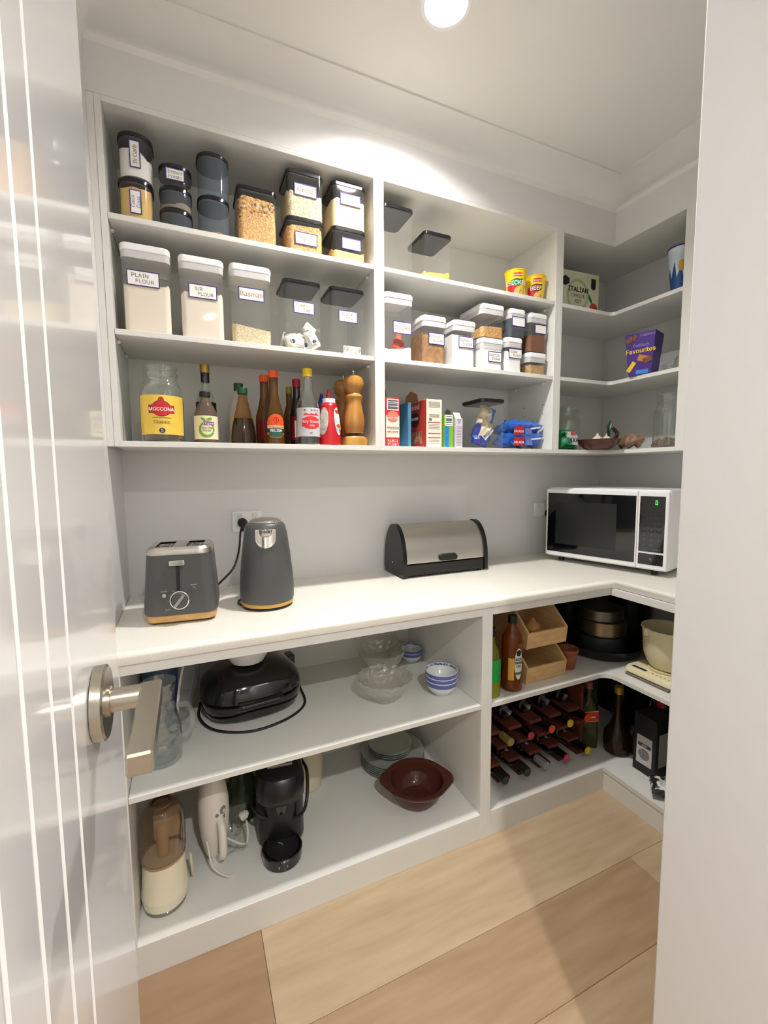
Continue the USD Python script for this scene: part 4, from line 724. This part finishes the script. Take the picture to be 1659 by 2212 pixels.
# sandwich press
t = thing('sandwich_press', 'glossy black domed sandwich press with its cord round it', 'sandwich press', .350, .085, zS, 6)
GB_ = M('gloss_black', (9, 9, 10), .1, coat_weight=.6)
def sup(w_, d_, z_, p=2.7, n=72):
    a = np.arange(n)*2*math.pi/n; c, q = np.cos(a), np.sin(a)
    return np.stack([w_/2*np.sign(c)*np.abs(c)**(2/p), d_/2*np.sign(q)*np.abs(q)**(2/p), np.full(n, z_)], 1)
obj('base', loft([sup(.28, .22, .008), sup(.315, .262, .018), sup(.335, .285, .045), sup(.335, .285, .066), sup(.325, .275, .070)]), GB_, t)
obj('lid', loft([sup(.325, .275, .072), sup(.338, .288, .078)]+[sup(.338*math.cos(a)**.8, .288*math.cos(a)**.8, .080+.098*math.sin(a)) for a in np.linspace(.12, 1.5, 14)]), GB_, t)
obj('handle', mv(rot(rbox(.15, .034, .020, .015, 0, .006), 'x', 20), .0, -.140, .066), GB_, t); obj('hinge', mv(rbox(.03, .05, .05, .008, .08, .004), .162, .06, 0), GB_, t)
for sx in (-1, 1):
    for sy in (-1, 1): obj('foot', mv(lathe([(.010, 0), (.011, .001), (.011, .010)], 14), sx*.10, sy*.07, 0), MATBLACK, t)
obj('cord', tube([(.165, .05, .095), (.18, .0, .02), (.165, -.10, .004), (.09, -.165, .004), (-.02, -.185, .004), (-.10, -.155, .004), (-.155, -.10, .006), (-.178, -.02, .012), (-.165, .04, .03)], .0042), MATBLACK, t)
t = shape('serving_dish', 'white dish resting on top of the sandwich press', 'dish', .338, .045, zS+.180, [(.045, 0), (.055, .003), (.07, .03), (.074, .05), (.071, .05), (.05, .006)], WHITE)
def fluted(R, H, foot, n=72, k=18, a=.035):
    ang = np.arange(n)*2*math.pi/n; out = []
    for r, z, am in foot: s = 1+am*np.cos(k*ang); out.append(np.stack([r*s*np.cos(ang), r*s*np.sin(ang), z+am*.06*R*np.cos(k*ang)], 1))
    return loft(out)
CB = [(.030, 0, 0), (.044, .002, .02), (.046, .010, .02), (.050, .018, .03), (.076, .040, .03), (.092, .066, .02), (.101, .086, .03), (.098, .087, .03), (.088, .066, .02), (.072, .044, .02), (.03, .026, 0)]
t = thing('crystal_bowl', 'cut glass bowl with scalloped edge, in front', 'glass bowl', .800, -.085, zS); obj('body', fluted(.1, .09, CB), CRYSTAL, t)
t = thing('crystal_bowl', 'cut glass bowl standing behind the other cut glass bowl', 'glass bowl', .880, .13, zS); obj('body', fluted(.1, .09, [(r*1.0, z*1.1, a) for r, z, a in CB]), CRYSTAL, t)
t = thing('wine_glass', 'upturned stemmed glass near the back corner of the shelf', 'glass', .985, .242, zS); obj('body', lathe([(.038, 0), (.042, .05), (.03, .08), (.006, .09), (.005, .15), (.034, .156), (.034, .158)], 32), CRYSTAL, t)
# blue and white bowls
PORC = M('porcelain', (226, 230, 230), .15, coat_weight=.4); BLUEBAND = M('blue_band', (92, 104, 168), .25); BB2 = M('blue_band_dim', (84, 108, 160), .25)
def rice_bowl(label, x, y, z, s, g):
    t = thing('rice_bowl', label, 'bowl', x, y, z, 0, g); o = [(.026, 0), (.030, .001), (.030, .006), (.042, .012), (.054, .028), (.0595, .046), (.0605, .058)]
    i_ = [(.0585, .0585), (.057, .046), (.051, .029), (.038, .014), (.01, .009)]
    obj('body', lathe([(r*s, h*s) for r, h in o+i_], 48), PORC, t); f_ = lambda z_: np.interp(z_, [h for r, h in o], [r for r, h in o])+.0004
    obj('blue_band', lathe([(f_(zz)*s, zz*s) for zz in np.linspace(.0395, .0560, 5)], 48, False, False), BLUEBAND, t)
    g_ = lambda z_: np.interp(z_, [h for r, h in i_[::-1]], [r for r, h in i_[::-1]])-.0003
    obj('inner_pattern', cat(*[rot(mv(wrap(mv(flat(rectp(.0042, .006), .0001), 0, 0, .0525), .0575), 0, 0, 0), 'z', a)for a in range(0, 360, 15)]) if False else lathe([(g_(zz)*s, zz*s) for zz in np.linspace(.049, .0565, 4)], 48, False, False), M('blue_dash', (120, 140, 182), .25, voro=(190, [(70, 92, 150), (206, 214, 222), (92, 116, 166)])), t)
GR = 'blue and white rice bowls'
for k, lb in enumerate(('lowest of the three blue-banded rice bowls in front', 'middle one of the three blue-banded rice bowls in front', 'topmost of the three blue-banded rice bowls in front')): rice_bowl(lb, 1.012, -.132, zS+.0165*k, 1.0, GR)
for k, lb in enumerate(('bottom small blue-banded bowl of the pair at the back', 'top small blue-banded bowl of the pair at the back')): rice_bowl(lb, 1.040, .165, zS+.016*k, .80, GR)

# ------------------------------------------------------------------ base unit, floor of the cabinet
t = thing('coffee_grinder', 'cream grinder with a smoky brown dome lid', 'grinder', .064, -.155, zK)
obj('foot_ring', lathe([(.052, 0), (.056, .001), (.056, .008), (.054, .010)], 40), clear('grey_foot', haze=.5, hazecol=(160, 158, 150)), t)
obj('body', lathe([(.054, .010), (.0585, .014), (.0605, .024), (.0625, .040), (.0635, .046), (.0615, .052), (.0575, .10), (.0555, .142), (.053, .145)], 48), CREAM, t); obj('seam', lathe([(.0563, .142), (.0578, .143), (.0578, .152), (.0563, .153)], 48, False, False), M('tan_collar', (176, 146, 112), .5), t)
SMOKE = clear('smoky_brown', tint=(226, 215, 202), haze=.22, hazecol=(124, 104, 84), edge=2.5, rough=.05)
dm = obj('dome', lathe([(.0578, .150), (.060, .165), (.0605, .235), (.056, .27), (.044, .292), (.03, .302), (.005, .306)], 48, False, True), SMOKE, t); obj('spindle', lathe([(.017, .150), (.016, .19), (.018, .225), (.016, .235), (.004, .238)], 28), M('tan_spindle', (216, 192, 150), .4), t); obj('cap_ring', lathe([(.024, .300), (.030, .300), (.030, .306), (.024, .306)], 36, False, False), M('smoke_ring', (110, 76, 50), .3), dm)
obj('hopper', mv(rbox(.07, .05, .06, .008, .195, .002), .012, .018, 0), M('tan_inner', (190, 170, 140), .5), t)
obj('cord', tube([(.02, .06, .02), (.066, .045, .012), (.073, .01, .05), (.070, .0, .12)], .004), M('cream_cord', (214, 206, 176), .5), t)
t = thing('hand_mixer', 'white hand mixer standing on its end with a grey switch print', 'hand mixer', .205, -.075, zK, 6)
MX = M('mixer_white', (226, 221, 210), .35)
obj('body', loft([circ(.018, .03, 36, 0, 0, .022), circ(.030, .04, 36, 0, 0, .03), circ(.042, .10, 36, 0, 0, .04), circ(.047, .16, 36, 0, 0, .044), circ(.046, .21, 36, 0, 0, .044), circ(.040, .255, 36, 0, 0, .04), circ(.028, .285, 36, 0, 0, .03), circ(.012, .298, 36, 0, 0, .014)]), MX, t)
obj('handle', tube([(.012, -.034, .165), (.014, -.064, .14), (.014, -.064, .07), (.010, -.03, .035), (.008, -.012, .02)], .0125, 16), MX, t); obj('beater_socket', lathe([(.016, 0), (.018, .004), (.018, .035)], 24), MX, t)
GP = M('grey_print', (120, 126, 130), .5); Fm = lambda poly: wflat(poly, lambda z: .0445+0*z, .0006)
obj('switch_print', mv(rot(Fm(unary_union([ell(.011, .011, -.006, .183), ell(.022, .026, .014, .192).difference(ell(.010, .012, .017, .188)), affinity.rotate(rectp(.026, .013, .019, .169), 14)])), 'z', 12), 0, .0, 0), GP, t, False)
t = thing('plastic_bag', 'clear plastic bag with a coiled white cord lying beside the hand mixer', 'bag', .255, -.07, zK); obj('film', mv(pouch(.10, .16, .06, 51, 16), 0, 0, .082), clear('bag_film', haze=.04, rough=.1), t)
obj('cord', tube([(-.03, -.045, .11), (.02, -.05, .07), (.045, -.03, .05), (.05, 0, .09), (.03, .02, .12)], .0032), M('white_cord', (214, 208, 196), .5), t); obj('plug', mv(rot(lathe([(.013, 0), (.014, .003), (.013, .018), (.006, .026)], 20), 'y', 60), .032, .0, .115), M('white_cord', (214, 208, 196), .5), t); obj('cord', tube([(-.075, -.06, .12), (-.06, -.085, .05), (-.02, -.09, .008), (.0, -.085, .004)], .0032), M('white_cord', (214, 208, 196), .5), t)
# capsule coffee machine
t = thing('coffee_machine', 'black capsule coffee machine with its cord wrapped round it', 'coffee machine', .418, -.050, zK, -8)
UsdGeom.Xformable(t).AddScaleOp().Set(Gf.Vec3f(1.2, 1.14, 1.08))
CM = M('machine_black', (14, 15, 17), .3)
obj('drip_tray', loft([circ(.046, 0, 40, 0, -.085, .052), circ(.052, .003, 40, 0, -.085, .058), circ(.053, .03, 40, 0, -.085, .058), circ(.050, .033, 40, 0, -.085, .055)]), GB_, t); obj('tray_grid', loft([circ(.044, .0335, 32, 0, -.085, .048), circ(.044, .036, 32, 0, -.085, .048)]), MATBLACK, t)
obj('badge', mv(wrap(mv(flat(rectp(.024, .008)), 0, 0, .017), .053), 0, -.090, 0), M('silver_badge', (150, 152, 156), .3, .6), t, False); obj('column', rbox(.128, .185, .235, .055, 0, .010, 0, .025, 8), CM, t)
hd = obj('head', loft([rr(.110, .17, .05, .165, 8, 0, -.01), rr(.128, .20, .06, .185, 8, 0, -.02), rr(.130, .205, .06, .225, 8, 0, -.02), rr(.118, .185, .055, .252, 8, 0, -.01), rr(.085, .15, .04, .262, 8, 0, 0)]), CM, t)
obj('spout', mv(lathe([(.010, .14), (.013, .15), (.02, .18)], 24), 0, -.085, 0), GB_, t); obj('cup_mark', mv(rot(box(-.014, .014, -.0010, 0, -.0015, .0015, .0003), 'y', 40), .0, -.085, .0375), M('silver_badge', (150, 152, 156), .3, .6), t, False)
obj('lever', cat(box(-.034, .034, -.060, -.052, .262, .270, .002), box(-.034, -.026, -.058, .03, .262, .270, .002), box(.026, .034, -.058, .03, .262, .270, .002)), CHROME, hd, False)
obj('water_tank', rbox(.088, .05, .22, .02, 0, .006, .002, .135, 8), clear('smoke_tank', tint=(90, 92, 96), haze=.3, hazecol=(40, 42, 46)), t)
for k, s in enumerate((1, -1)): obj('cord', tube([(s*.066, .05, .20), (s*.078, .0, .19), (s*.070, -.06, .14), (s*.05, -.065, .10), (0, -.05, .085)] if s > 0 else [(0, -.05, .085), (-.055, -.06, .12), (-.078, -.02, .13), (-.076, .05, .10)], .0045), MATBLACK, t)
t = thing('white_jug', 'cream jug half hidden behind the coffee machine', 'jug', .558, .15, zK); obj('body', lathe([(.052, 0), (.06, .006), (.066, .08), (.064, .16), (.056, .21), (.053, .21), (.05, .02)], 40), M('cream_ware', (214, 206, 180), .35), t)
t = thing('glass_jar', 'greenish glass bottle standing between hand mixer and coffee machine', 'jar', .305, .09, zK); obj('body', lathe([(.045, 0), (.05, .004), (.05, .14), (.02, .19), (.018, .24)], 36), clear('green_glass', tint=(170, 186, 160), haze=.25, hazecol=(92, 104, 82)), t)
t = thing('wire_whisk', 'dark wire beaters leaning behind the hand mixer', 'whisk', .262, .02, zK); obj('wires', cat(*[tube([(0, 0, .31), (.02*math.cos(a), .02*math.sin(a), .25), (.022*math.cos(a), .022*math.sin(a), .19), (0, 0, .165)], .0015, 6) for a in np.linspace(0, math.pi*2, 6)[:-1]]), M('dark_wire', (70, 58, 50), .4, .6), t); obj('shaft', tube([(0, 0, .165), (0, 0, .05), (0, 0, .003)], .003, 8, 1), MATBLACK, t)
# plates
PL = M('plate_grey', (172, 178, 168), .2, coat_weight=.3)
def plate(label, x, y, z, R, g):
    t = thing('dinner_plate', label, 'plate', x, y, z, 0, g); s = R/.13
    obj('body', lathe([(.075*s, 0), (.085*s, .001), (.10*s, .005), (.13*s, .0145), (.1315*s, .0165), (.128*s, .0165), (.098*s, .0075), (.07*s, .004), (.01, .0038)], 56), PL, t); obj('edge_line', lathe([(.1300*s, .0147), (.1322*s, .0165), (.1300*s, .0172)], 56, False, False), M('plate_edge', (120, 134, 128), .3), t)
GPn = 'grey plates stacked behind the brown dish'
for k, n_ in enumerate(('lowest', 'second lowest', 'third lowest', 'fourth', 'fifth', 'topmost')): plate(f'{n_} of the six large grey plates stacked behind the brown glass dish', .930, .132, zK+.0085*k, .135, GPn)
for k, n_ in enumerate(('lowest', 'middle', 'topmost')): plate(f'{n_} of the three small side plates on top of the large plates', .925, .140, zK+.0085*6+.004+.008*k, .095, 'small plates on the plate stack')
# amber casserole
AMB = clear('amber_glass', tint=(176, 118, 90), haze=.5, hazecol=(104, 62, 48), rough=.04)
t = thing('casserole_dish', 'round dark amber glass casserole dish with lug handles', 'casserole dish', .920, -.108, zK)
aa = np.arange(64)*2*math.pi/64; lug = 1+.17*np.maximum(0, np.cos(aa))**14+.17*np.maximum(0, -np.cos(aa))**14
rg = lambda r, z, m_=0: np.stack([r*(1+(lug-1)*m_)*np.cos(aa), r*(1+(lug-1)*m_)*np.sin(aa), np.full(64, z)], 1)
obj('body', rot(loft([rg(.050, 0), rg(.066, .004), rg(.088, .030), rg(.101, .062), rg(.106, .078), rg(.119, .080, .6), rg(.121, .084, 1), rg(.119, .088, 1), rg(.100, .084), rg(.096, .060), rg(.083, .030), rg(.062, .010), rg(.012, .008), rg(.008, .009)]), 'z', -22), AMB, t)

# ------------------------------------------------------------------ corner base unit, shelf
zS2 = zS-.003
t = bottle('oil_bottle', 'amber cooking oil bottle with black cap and white oval label', 'bottle', 1.280, -.205, zS2, [(.036, 0), (.040, .004), (.041, .03), (.039, .11), (.040, .17), (.038, .205), (.026, .228), (.0145, .245), (.0135, .262)], clear('oil_plastic', tint=(236, 192, 120), haze=.12, hazecol=(176, 116, 46)), ([(.0165, .258), (.0165, .284), (.0155, .286)], MATBLACK), (.215, clear('oil', tint=(222, 164, 84), haze=.4, hazecol=(168, 104, 34))))
l = obj('label', rot(wflat(ell(.034, .120, 0, .110), .0415, .0006), 'z', -2), M('oil_label', (226, 226, 214), .5), t, 30); Z = lambda q: rot(q, 'z', -2)
obj('badge', Z(wflat(ell(.020, .024, 0, .152), .0415, .0009)), MATBLACK, l); obj('green_band', Z(wflat(rectp(.030, .010, 0, .074), .0415, .0009)), M('olive_band', (92, 110, 66), .5), l)
obj('lettering', Z(cat(*[wrap(mv(text(s, .0085, bold=True), 0, -.0011, zz), .0415) for s, zz in (('RICE', .128), ('BRAN', .115), ('OIL', .102))])), BLACKINK, l, False); obj('side_label', rot(wflat(rectp(.022, .085, 0, .09), .0415, .0006), 'z', -42), M('yellow_label', (222, 170, 70), .5), t, 30)
t = bottle('detergent_bottle', 'yellow-green bottle with a bright green label against the left panel', 'bottle', 1.175, -.215, zS2, [(.032, 0), (.035, .004), (.035, .13), (.028, .17), (.014, .20), (.013, .23)], clear('clear_yellow', tint=(226, 226, 160), haze=.2, hazecol=(180, 180, 60)), ([(.016, .226), (.016, .255), (.015, .257)], MATBLACK), (.07, M('yellow_liquid', (150, 150, 30), .2)))
obj('label', wrap(grid(.10, .06, .145, 20, 3), .0355), M('vivid_green', (26, 150, 62), .4), t, True)
bottle('dark_bottle', 'dark bottle standing behind the oil bottle', 'bottle', 1.205, -.08, zS2, [(.036, 0), (.038, .004), (.038, .18), (.015, .23), (.014, .28)], SOYL)
def crate(label, z, g):
    t = thing('wooden_crate', label, 'crate', 1.345, -.212, z, 0, g); w, d, h, th = .205, .235, .140, .008; K = M('crate_wood', (228, 192, 136), .55, vary=(14, (212, 172, 116)), stretch=(1, 1, 9))
    prof = sg.Polygon([(0, 0), (d, 0), (d, h), (.07, h), (.016, .085), (-.006, .062)]) ; prof = sg.Polygon([(0, 0), (d, 0), (d, h), (.075, h), (-.008, .066)])
    for x0 in (0, w-th): v, f = ext(prof, th); obj('side_board', (np.stack([x0+v[:, 2], v[:, 0], v[:, 1]], 1), f), K, t, False)
    obj('front_board', rot(box(th, w-th, 0, th, 0, .064, .001), 'x', 4), K, t, False); obj('base_board', box(th, w-th, th, d-th, 0, th, .001), K, t, False); obj('back_board', box(th, w-th, d-th, d, 0, h, .001), K, t, False)
crate('lower pale wooden crate with a sloped open front, empty', zS2, 'stacked wooden crates'); crate('upper pale wooden crate with a sloped open front, holding an onion', zS2+.1405, 'stacked wooden crates')
for x, y, lb in ((1.452, -.128, 'brown onion in the upper wooden crate, in front'), (1.400, -.06, 'second brown onion further back in the upper crate')):
    t = thing('onion', lb, 'onion', x, y, zS2+.1405+.008, 0, 'onions in the upper crate'); obj('bulb', lathe([(.006, 0), (.024, .008), (.036, .026), (.037, .038), (.028, .056), (.012, .066), (.006, .078), (.003, .08)], 28), M('onion_skin', (214, 156, 84), .35, vary=(20, (190, 126, 62)), stretch=(1, 1, .2)), t)
shape('terracotta_pot', 'small terracotta coloured pot beside the crates', 'pot', 1.612, -.165, zS2, [(.028, 0), (.030, .002), (.040, .072), (.043, .074), (.043, .086), (.039, .086), (.03, .02)], M('terracotta', (150, 84, 46), .7))
PAN = M('pan_black', (13, 13, 14), .35)
t = shape('frying_pan', 'wide black pan at the bottom of the pot stack in the corner', 'pan', 1.905, -.085, zS2, [(.13, 0), (.150, .004), (.168, .030), (.176, .050), (.172, .050), (.146, .008)], PAN, 'pan', 56)
t = shape('saucepan', 'dark slate saucepan standing in the wide black pan', 'pan', 1.892, -.098, zS2+.009, [(.080, 0), (.092, .003), (.098, .010), (.100, .080), (.104, .083), (.100, .084), (.094, .01)], M('slate_pan', (52, 54, 60), .35), 'pan', 48)
t = shape('cake_tin', 'brass coloured metal cake tin resting on the slate saucepan', 'cake tin', 1.892, -.098, zS2+.095, [(.098, 0), (.101, .001), (.101, .062), (.103, .064), (.099, .064)], M('tin_bronze', (150, 132, 108), .32, .9), 'tin', 48); obj('band', lathe([(.1012, .0), (.1025, .001), (.1025, .004)], 48, False, False), MATBLACK, t)
t = shape('cake_tin', 'grey metal cake tin on top of the pot stack', 'cake tin', 1.893, -.090, zS2+.161, [(.090, 0), (.095, .001), (.095, .046), (.097, .048), (.093, .048)], M('tin_grey', (120, 118, 108), .35, .9), 'tin', 48)
BIGPOT = M('added_pot_black', (11, 11, 13), .4)  # for black pots added to keep the corner shelf dark
for x, y, R, H, lb in ((1.69, .14, .135, .27, 'added tall black pot darkening the space behind the terracotta pot'), (1.99, .187, .098, .315, 'added tall black pot darkening the back corner'), (2.195, -.005, .095, .30, 'added tall black pot darkening the right side behind the pot stack'), (2.165, -.42, .125, .25, 'added black pot behind the mixing bowl')):
    t = shape('added_pot', lb, 'pot', x, y, zS2, [(R-.01, 0), (R, .004), (R, H), (R+.004, H+.003), (R-.003, H+.002)], BIGPOT, 'pot', 40); obj('handle', tube([(-R*.72, -R*.69, H*.7), (-R*.92, -R*.70, H*.7), (-R*.95, -R*.42, H*.7), (-R*.88, -R*.47, H*.7)], .006), M('dull_steel', (120, 120, 118), .3, .9), t)
# scales and mixing bowl
SC = M('scale_cream', (236, 228, 186), .4)
t = thing('kitchen_scale', 'cream kitchen scale with small dark display', 'scale', 1.868, -.395, zS2, 0)
obj('foot_tray', mv(box(-.088, .075, -.09, .088, .0, .010, .002), 0, 0, 0), M('tray_grey', (120, 112, 100), .5), t, False); obj('body', loft([rr(.155, .188, .012, .010, 5), rr(.168, .196, .016, .014, 5), rr(.168, .196, .016, .026, 5), rr(.150, .186, .014, .036, 5)]), SC, t)
obj('display', box(-.068, -.054, .015, .075, .0362, .0372, .0003), M('display_dark', (58, 46, 60), .3), t, False); obj('buttons', cat(*[mv(lathe([(.004, .036), (.0035, .0375)], 12), -.060, -.010-.016*i, 0) for i in range(5)]), M('button_grey', (170, 164, 136), .5), t); obj('platform', mv(lathe([(.058, .036), (.062, .038), (.062, .044), (.058, .046)], 40), .022, -.008, 0), M('scale_yellow', (220, 208, 150), .4), t)
t = shape('mixing_bowl', 'cream plastic mixing bowl standing on the kitchen scale', 'bowl', 1.897, -.405, zS2+.046, [(.055, 0), (.062, .003), (.076, .026), (.088, .06), (.094, .150), (.100, .158), (.098, .163), (.091, .160), (.085, .06), (.072, .03), (.05, .006)], M('bowl_cream', (222, 214, 176), .4), 'bowl', 52)
obj('spout', mv(rbox(.024, .02, .03, .008, .135, .004), -.092, .03, 0), M('bowl_cream', (222, 214, 176), .4), t)
# ------------------------------------------------------------------ corner base unit, floor: wine rack and spirits
CLAY = M('rack_clay', (108, 48, 32), .75, vary=(18, (86, 36, 24)))
t = thing('wine_rack', 'red-brown wine rack full of lying bottles in the corner base unit', 'wine rack', 1.139, -.165, zK)
cols = [.125, .232, .339, .446, .553]; rows_z = [.034, .104, .172, .240]
for k, z in enumerate(rows_z):
    for i in range(6):
        xx = (i*.107+.018 if k % 2 == 0 else i*.107+.018+.0535)
        if xx+.040 < .60 and xx > 0: obj('slat', rot(box(xx-.008, xx+.056, .0, .36, z-.034, z-.020, .002), 'x', 0), CLAY, t, False)
for x0 in (.0, .585): obj('side_board', box(x0, x0+.014, .02, .38, 0, .30, .001), CLAY, t, False)
WB = M('wine_glass_dark', (10, 12, 11), .08, coat_weight=.5)
BP = [(.030, 0), (.037, .004), (.037, .185), (.030, .212), (.0155, .240), (.0140, .292)]
CAPS = dict(grey=(150, 152, 152), green=(44, 46, 34), gold=(150, 134, 74), red=(178, 44, 62), orange=(226, 78, 24), yellow=(222, 186, 28), pink=(196, 58, 96))
def wine(label, x, y, z, colr, out=True):
    t = thing('wine_bottle', label, 'wine bottle', x, y, z, 0, 'wine bottles in the rack'); q = lathe(BP, 32)
    if out: obj('glass', mv(rot(q, 'x', 90), 0, .302, 0), WB, t); c0 = .245 if colr in ('green', 'grey', 'gold') else .2985
    if out: obj('capsule', mv(rot(lathe([(.0150, c0), (.0166, c0+.0004), (.0166, .303), (.0150, .3045)], 28), 'x', 90), 0, .302, 0), M(f'capsule_{colr}', CAPS[colr], .4), t)
    if not out: obj('glass', rot(lathe([(.018, .010), (.028, 0), (.036, .004), (.037, .010), (.037, .185), (.030, .212), (.0155, .240), (.014, .292)], 32), 'x', -90), WB, t)
lab_ = {'green': 'dark green', 'grey': 'silver grey', 'gold': 'dull gold', 'red': 'crimson', 'orange': 'bright orange', 'yellow': 'yellow', 'pink': 'pink'}
for i, (x, c) in enumerate(zip((1.262, 1.372, 1.470, 1.583, 1.706), ('green', 'green', 'grey', 'pink', 'yellow'))): wine(f'bottom row wine bottle with {lab_[c]} cap, {("first", "second", "third", "fourth", "fifth")[i]} from the left', x, -.205, zK+.0375, c)
for i, (x, c) in enumerate(zip((1.302, 1.405, 1.517, 1.620, 1.72), ('gold', 'red', 'orange', 'yellow', 'orange'))): wine(f'wine bottle in the upper capped row with {lab_[c]} cap, {("first", "second", "third", "fourth", "fifth")[i]} from the left', x, -.185, zK+.172+.0, c)
for i, x in enumerate((1.322, 1.428, 1.536, 1.645)): wine(f'lying wine bottle with its dark base outwards, second row, {("leftmost", "second", "third", "rightmost")[i]}', x, -.120, zK+.098, None, False)
for i, x in enumerate((1.345, 1.448, 1.552, 1.657)): wine(f'lying wine bottle with its dark base outwards, top row, {("leftmost", "second", "third", "rightmost")[i]}', x, -.105, zK+.250, None, False)
t = thing('whisky_bottle', 'square spirit bottle with a slanted red label and gold edges', 'bottle', 1.800, -.120, zK, -44); GLD = clear('dim_glass', tint=(170, 174, 140), haze=.35, hazecol=(92, 96, 62))
obj('body', loft([rr(.072, .072, .012, 0), rr(.076, .076, .012, .004), rr(.076, .076, .012, .175), rr(.05, .05, .024, .205), rr(.028, .028, .013, .23), rr(.028, .028, .013, .275)]), GLD, t); l = obj('label', mv(flat(sg.Polygon([(-.038, .112), (.038, .134), (.038, .176), (-.038, .154)])), 0, -.0385, 0), RED, t, False)
obj('gold_line', mv(flat(unary_union([sg.Polygon([(-.038, .109), (.038, .131), (.038, .135), (-.038, .113)]), sg.Polygon([(-.038, .154), (.038, .176), (.038, .180), (-.038, .158)])]), .0006), 0, -.0386, 0), M('gold_print', (196, 164, 60), .5), l, False); obj('lettering', mv(rot(text('Walker', .012), 'y', -16), 0, -.0392, .143), WHITEINK, l, False)
obj('cap', lathe([(.0155, .262), (.0155, .29), (.014, .292)], 24), M('pinkish_cap', (150, 84, 86), .4), t); obj('liquid', rbox(.068, .068, .045, .010, .003, .002), M('olive_liquid', (92, 84, 30), .3), t)
t = bottle('brandy_bottle', 'wide round-bodied spirit bottle of brown liquor with gold stopper', 'bottle', 1.872, -.215, zK, [(.045, 0), (.054, .006), (.057, .05), (.054, .085), (.030, .125), (.0165, .17), (.015, .27)], clear('brown_dim', tint=(170, 140, 90), haze=.3, hazecol=(70, 52, 30)), ([(.018, .266), (.018, .295), (.016, .297)], M('stopper_gold', (170, 146, 60), .4, .5)), (.075, M('liquor', (92, 58, 22), .2)))
bottle('brown_bottle', 'small amber bottle close behind the black gift carton', 'bottle', 1.935, -.275, zK, [(.030, 0), (.033, .004), (.033, .07), (.015, .12), (.014, .16)], BROWNGLASS, ([(.016, .156), (.016, .178)], MATBLACK), (.05, M('liquor', (92, 58, 22), .2)))
for x, y, H, c, lb in ((1.80, .06, .30, MATBLACK, 'added dark bottle darkening the back left of the spirit bottles'), (1.93, .03, .32, MATBLACK, 'added dark bottle darkening the back behind the brandy bottle'), (2.05, -.10, .30, MATBLACK, 'added dark bottle darkening the back near the right wall'), (2.06, -.24, .27, MATBLACK, 'added dark bottle right behind the black gift carton')): bottle('dark_bottle', lb, 'bottle', x, y, zK, [(.038, 0), (.042, .004), (.042, H*.62), (.016, H*.8), (.015, H)], WB, ([(.017, H-.04), (.017, H), (.016, H+.002)], c))  # black bottles added to darken the back of the cabinet
for x0, x1, y0, y1, h, lb in ((1.76, 2.02, .12, .28, .30, 'added large black carton darkening the back of the corner base unit'), (2.12, 2.28, -.30, .10, .33, 'added large black carton darkening the right wall of the corner base unit'), (2.02, 2.28, -.80, -.50, .30, 'added large black carton darkening the space behind the gift carton')):  # added black boxes that keep the cabinet depth dark
    t = thing('added_black_carton', lb, 'carton', (x0+x1)/2, (y0+y1)/2, zK); obj('box', box((x0-x1)/2, (x1-x0)/2, (y0-y1)/2, (y1-y0)/2, 0, h, .002), MATBLACK, t, False); obj('tape', box((x0-x1)/2+.01, (x1-x0)/2-.01, -.02, .02, h, h+.0006, .0002), M('tape_dark', (30, 28, 26), .3), t, False)
t = thing('gift_carton', 'black gift carton with a white label showing a grey drawing', 'carton', 1.836, -.318, zK, 0); obj('box', box(0, .098, -.096, 0, 0, .245, .001), M('gin_black', (22, 23, 26), .45), t, False)
S = lambda q: rot(q, 'z', -90)
l = obj('label', mv(S(flat(rectp(.066, .120, 0, 0))), -.0001, -.048, .098), M('label_grey_white', (206, 202, 198), .6), t, False); obj('band', mv(S(flat(rectp(.054, .014, 0, .022), .0008)), -.0001, -.048, .098), M('violet_dark', (70, 62, 96), .6), l, False); obj('drawing', mv(S(flat(ell(.048, .046, 0, -.016).difference(ell(.012, .012, -.018, .004)), .0008)), -.0001, -.048, .098), M('grey_drawing', (146, 142, 146), .7, vary=(140, (110, 108, 114))), l, False)
obj('lettering', mv(S(text('GIN', .008)), -.0013, -.048, .120), WHITEINK, l, False); obj('side_label', mv(flat(rectp(.070, .140)), .054, -.0961, .115), M('label_grey', (150, 146, 140), .6), t, False)
t = thing('red_capped_bottle', 'dark bottle with a red cap behind the gift carton', 'bottle', 1.985, -.33, zK); obj('body', lathe([(.035, 0), (.038, .004), (.038, .17), (.016, .215), (.015, .26)], 32), WB, t); obj('cap', lathe([(.017, .235), (.017, .268), (.016, .27)], 24), M('capsule_red', CAPS['red'], .4), t)
t = thing('paper_packet', 'crumpled black and white packet at the right edge of the bottom shelf', 'packet', 1.80, -.475, zK+.030, 40); obj('wrapper', rot(pouch(.11, .09, .035, 61, 12), 'x', 80), M('packet_mix', (222, 222, 216), .5, vary=(22, (30, 30, 32)), span=(.48, .52)), t)
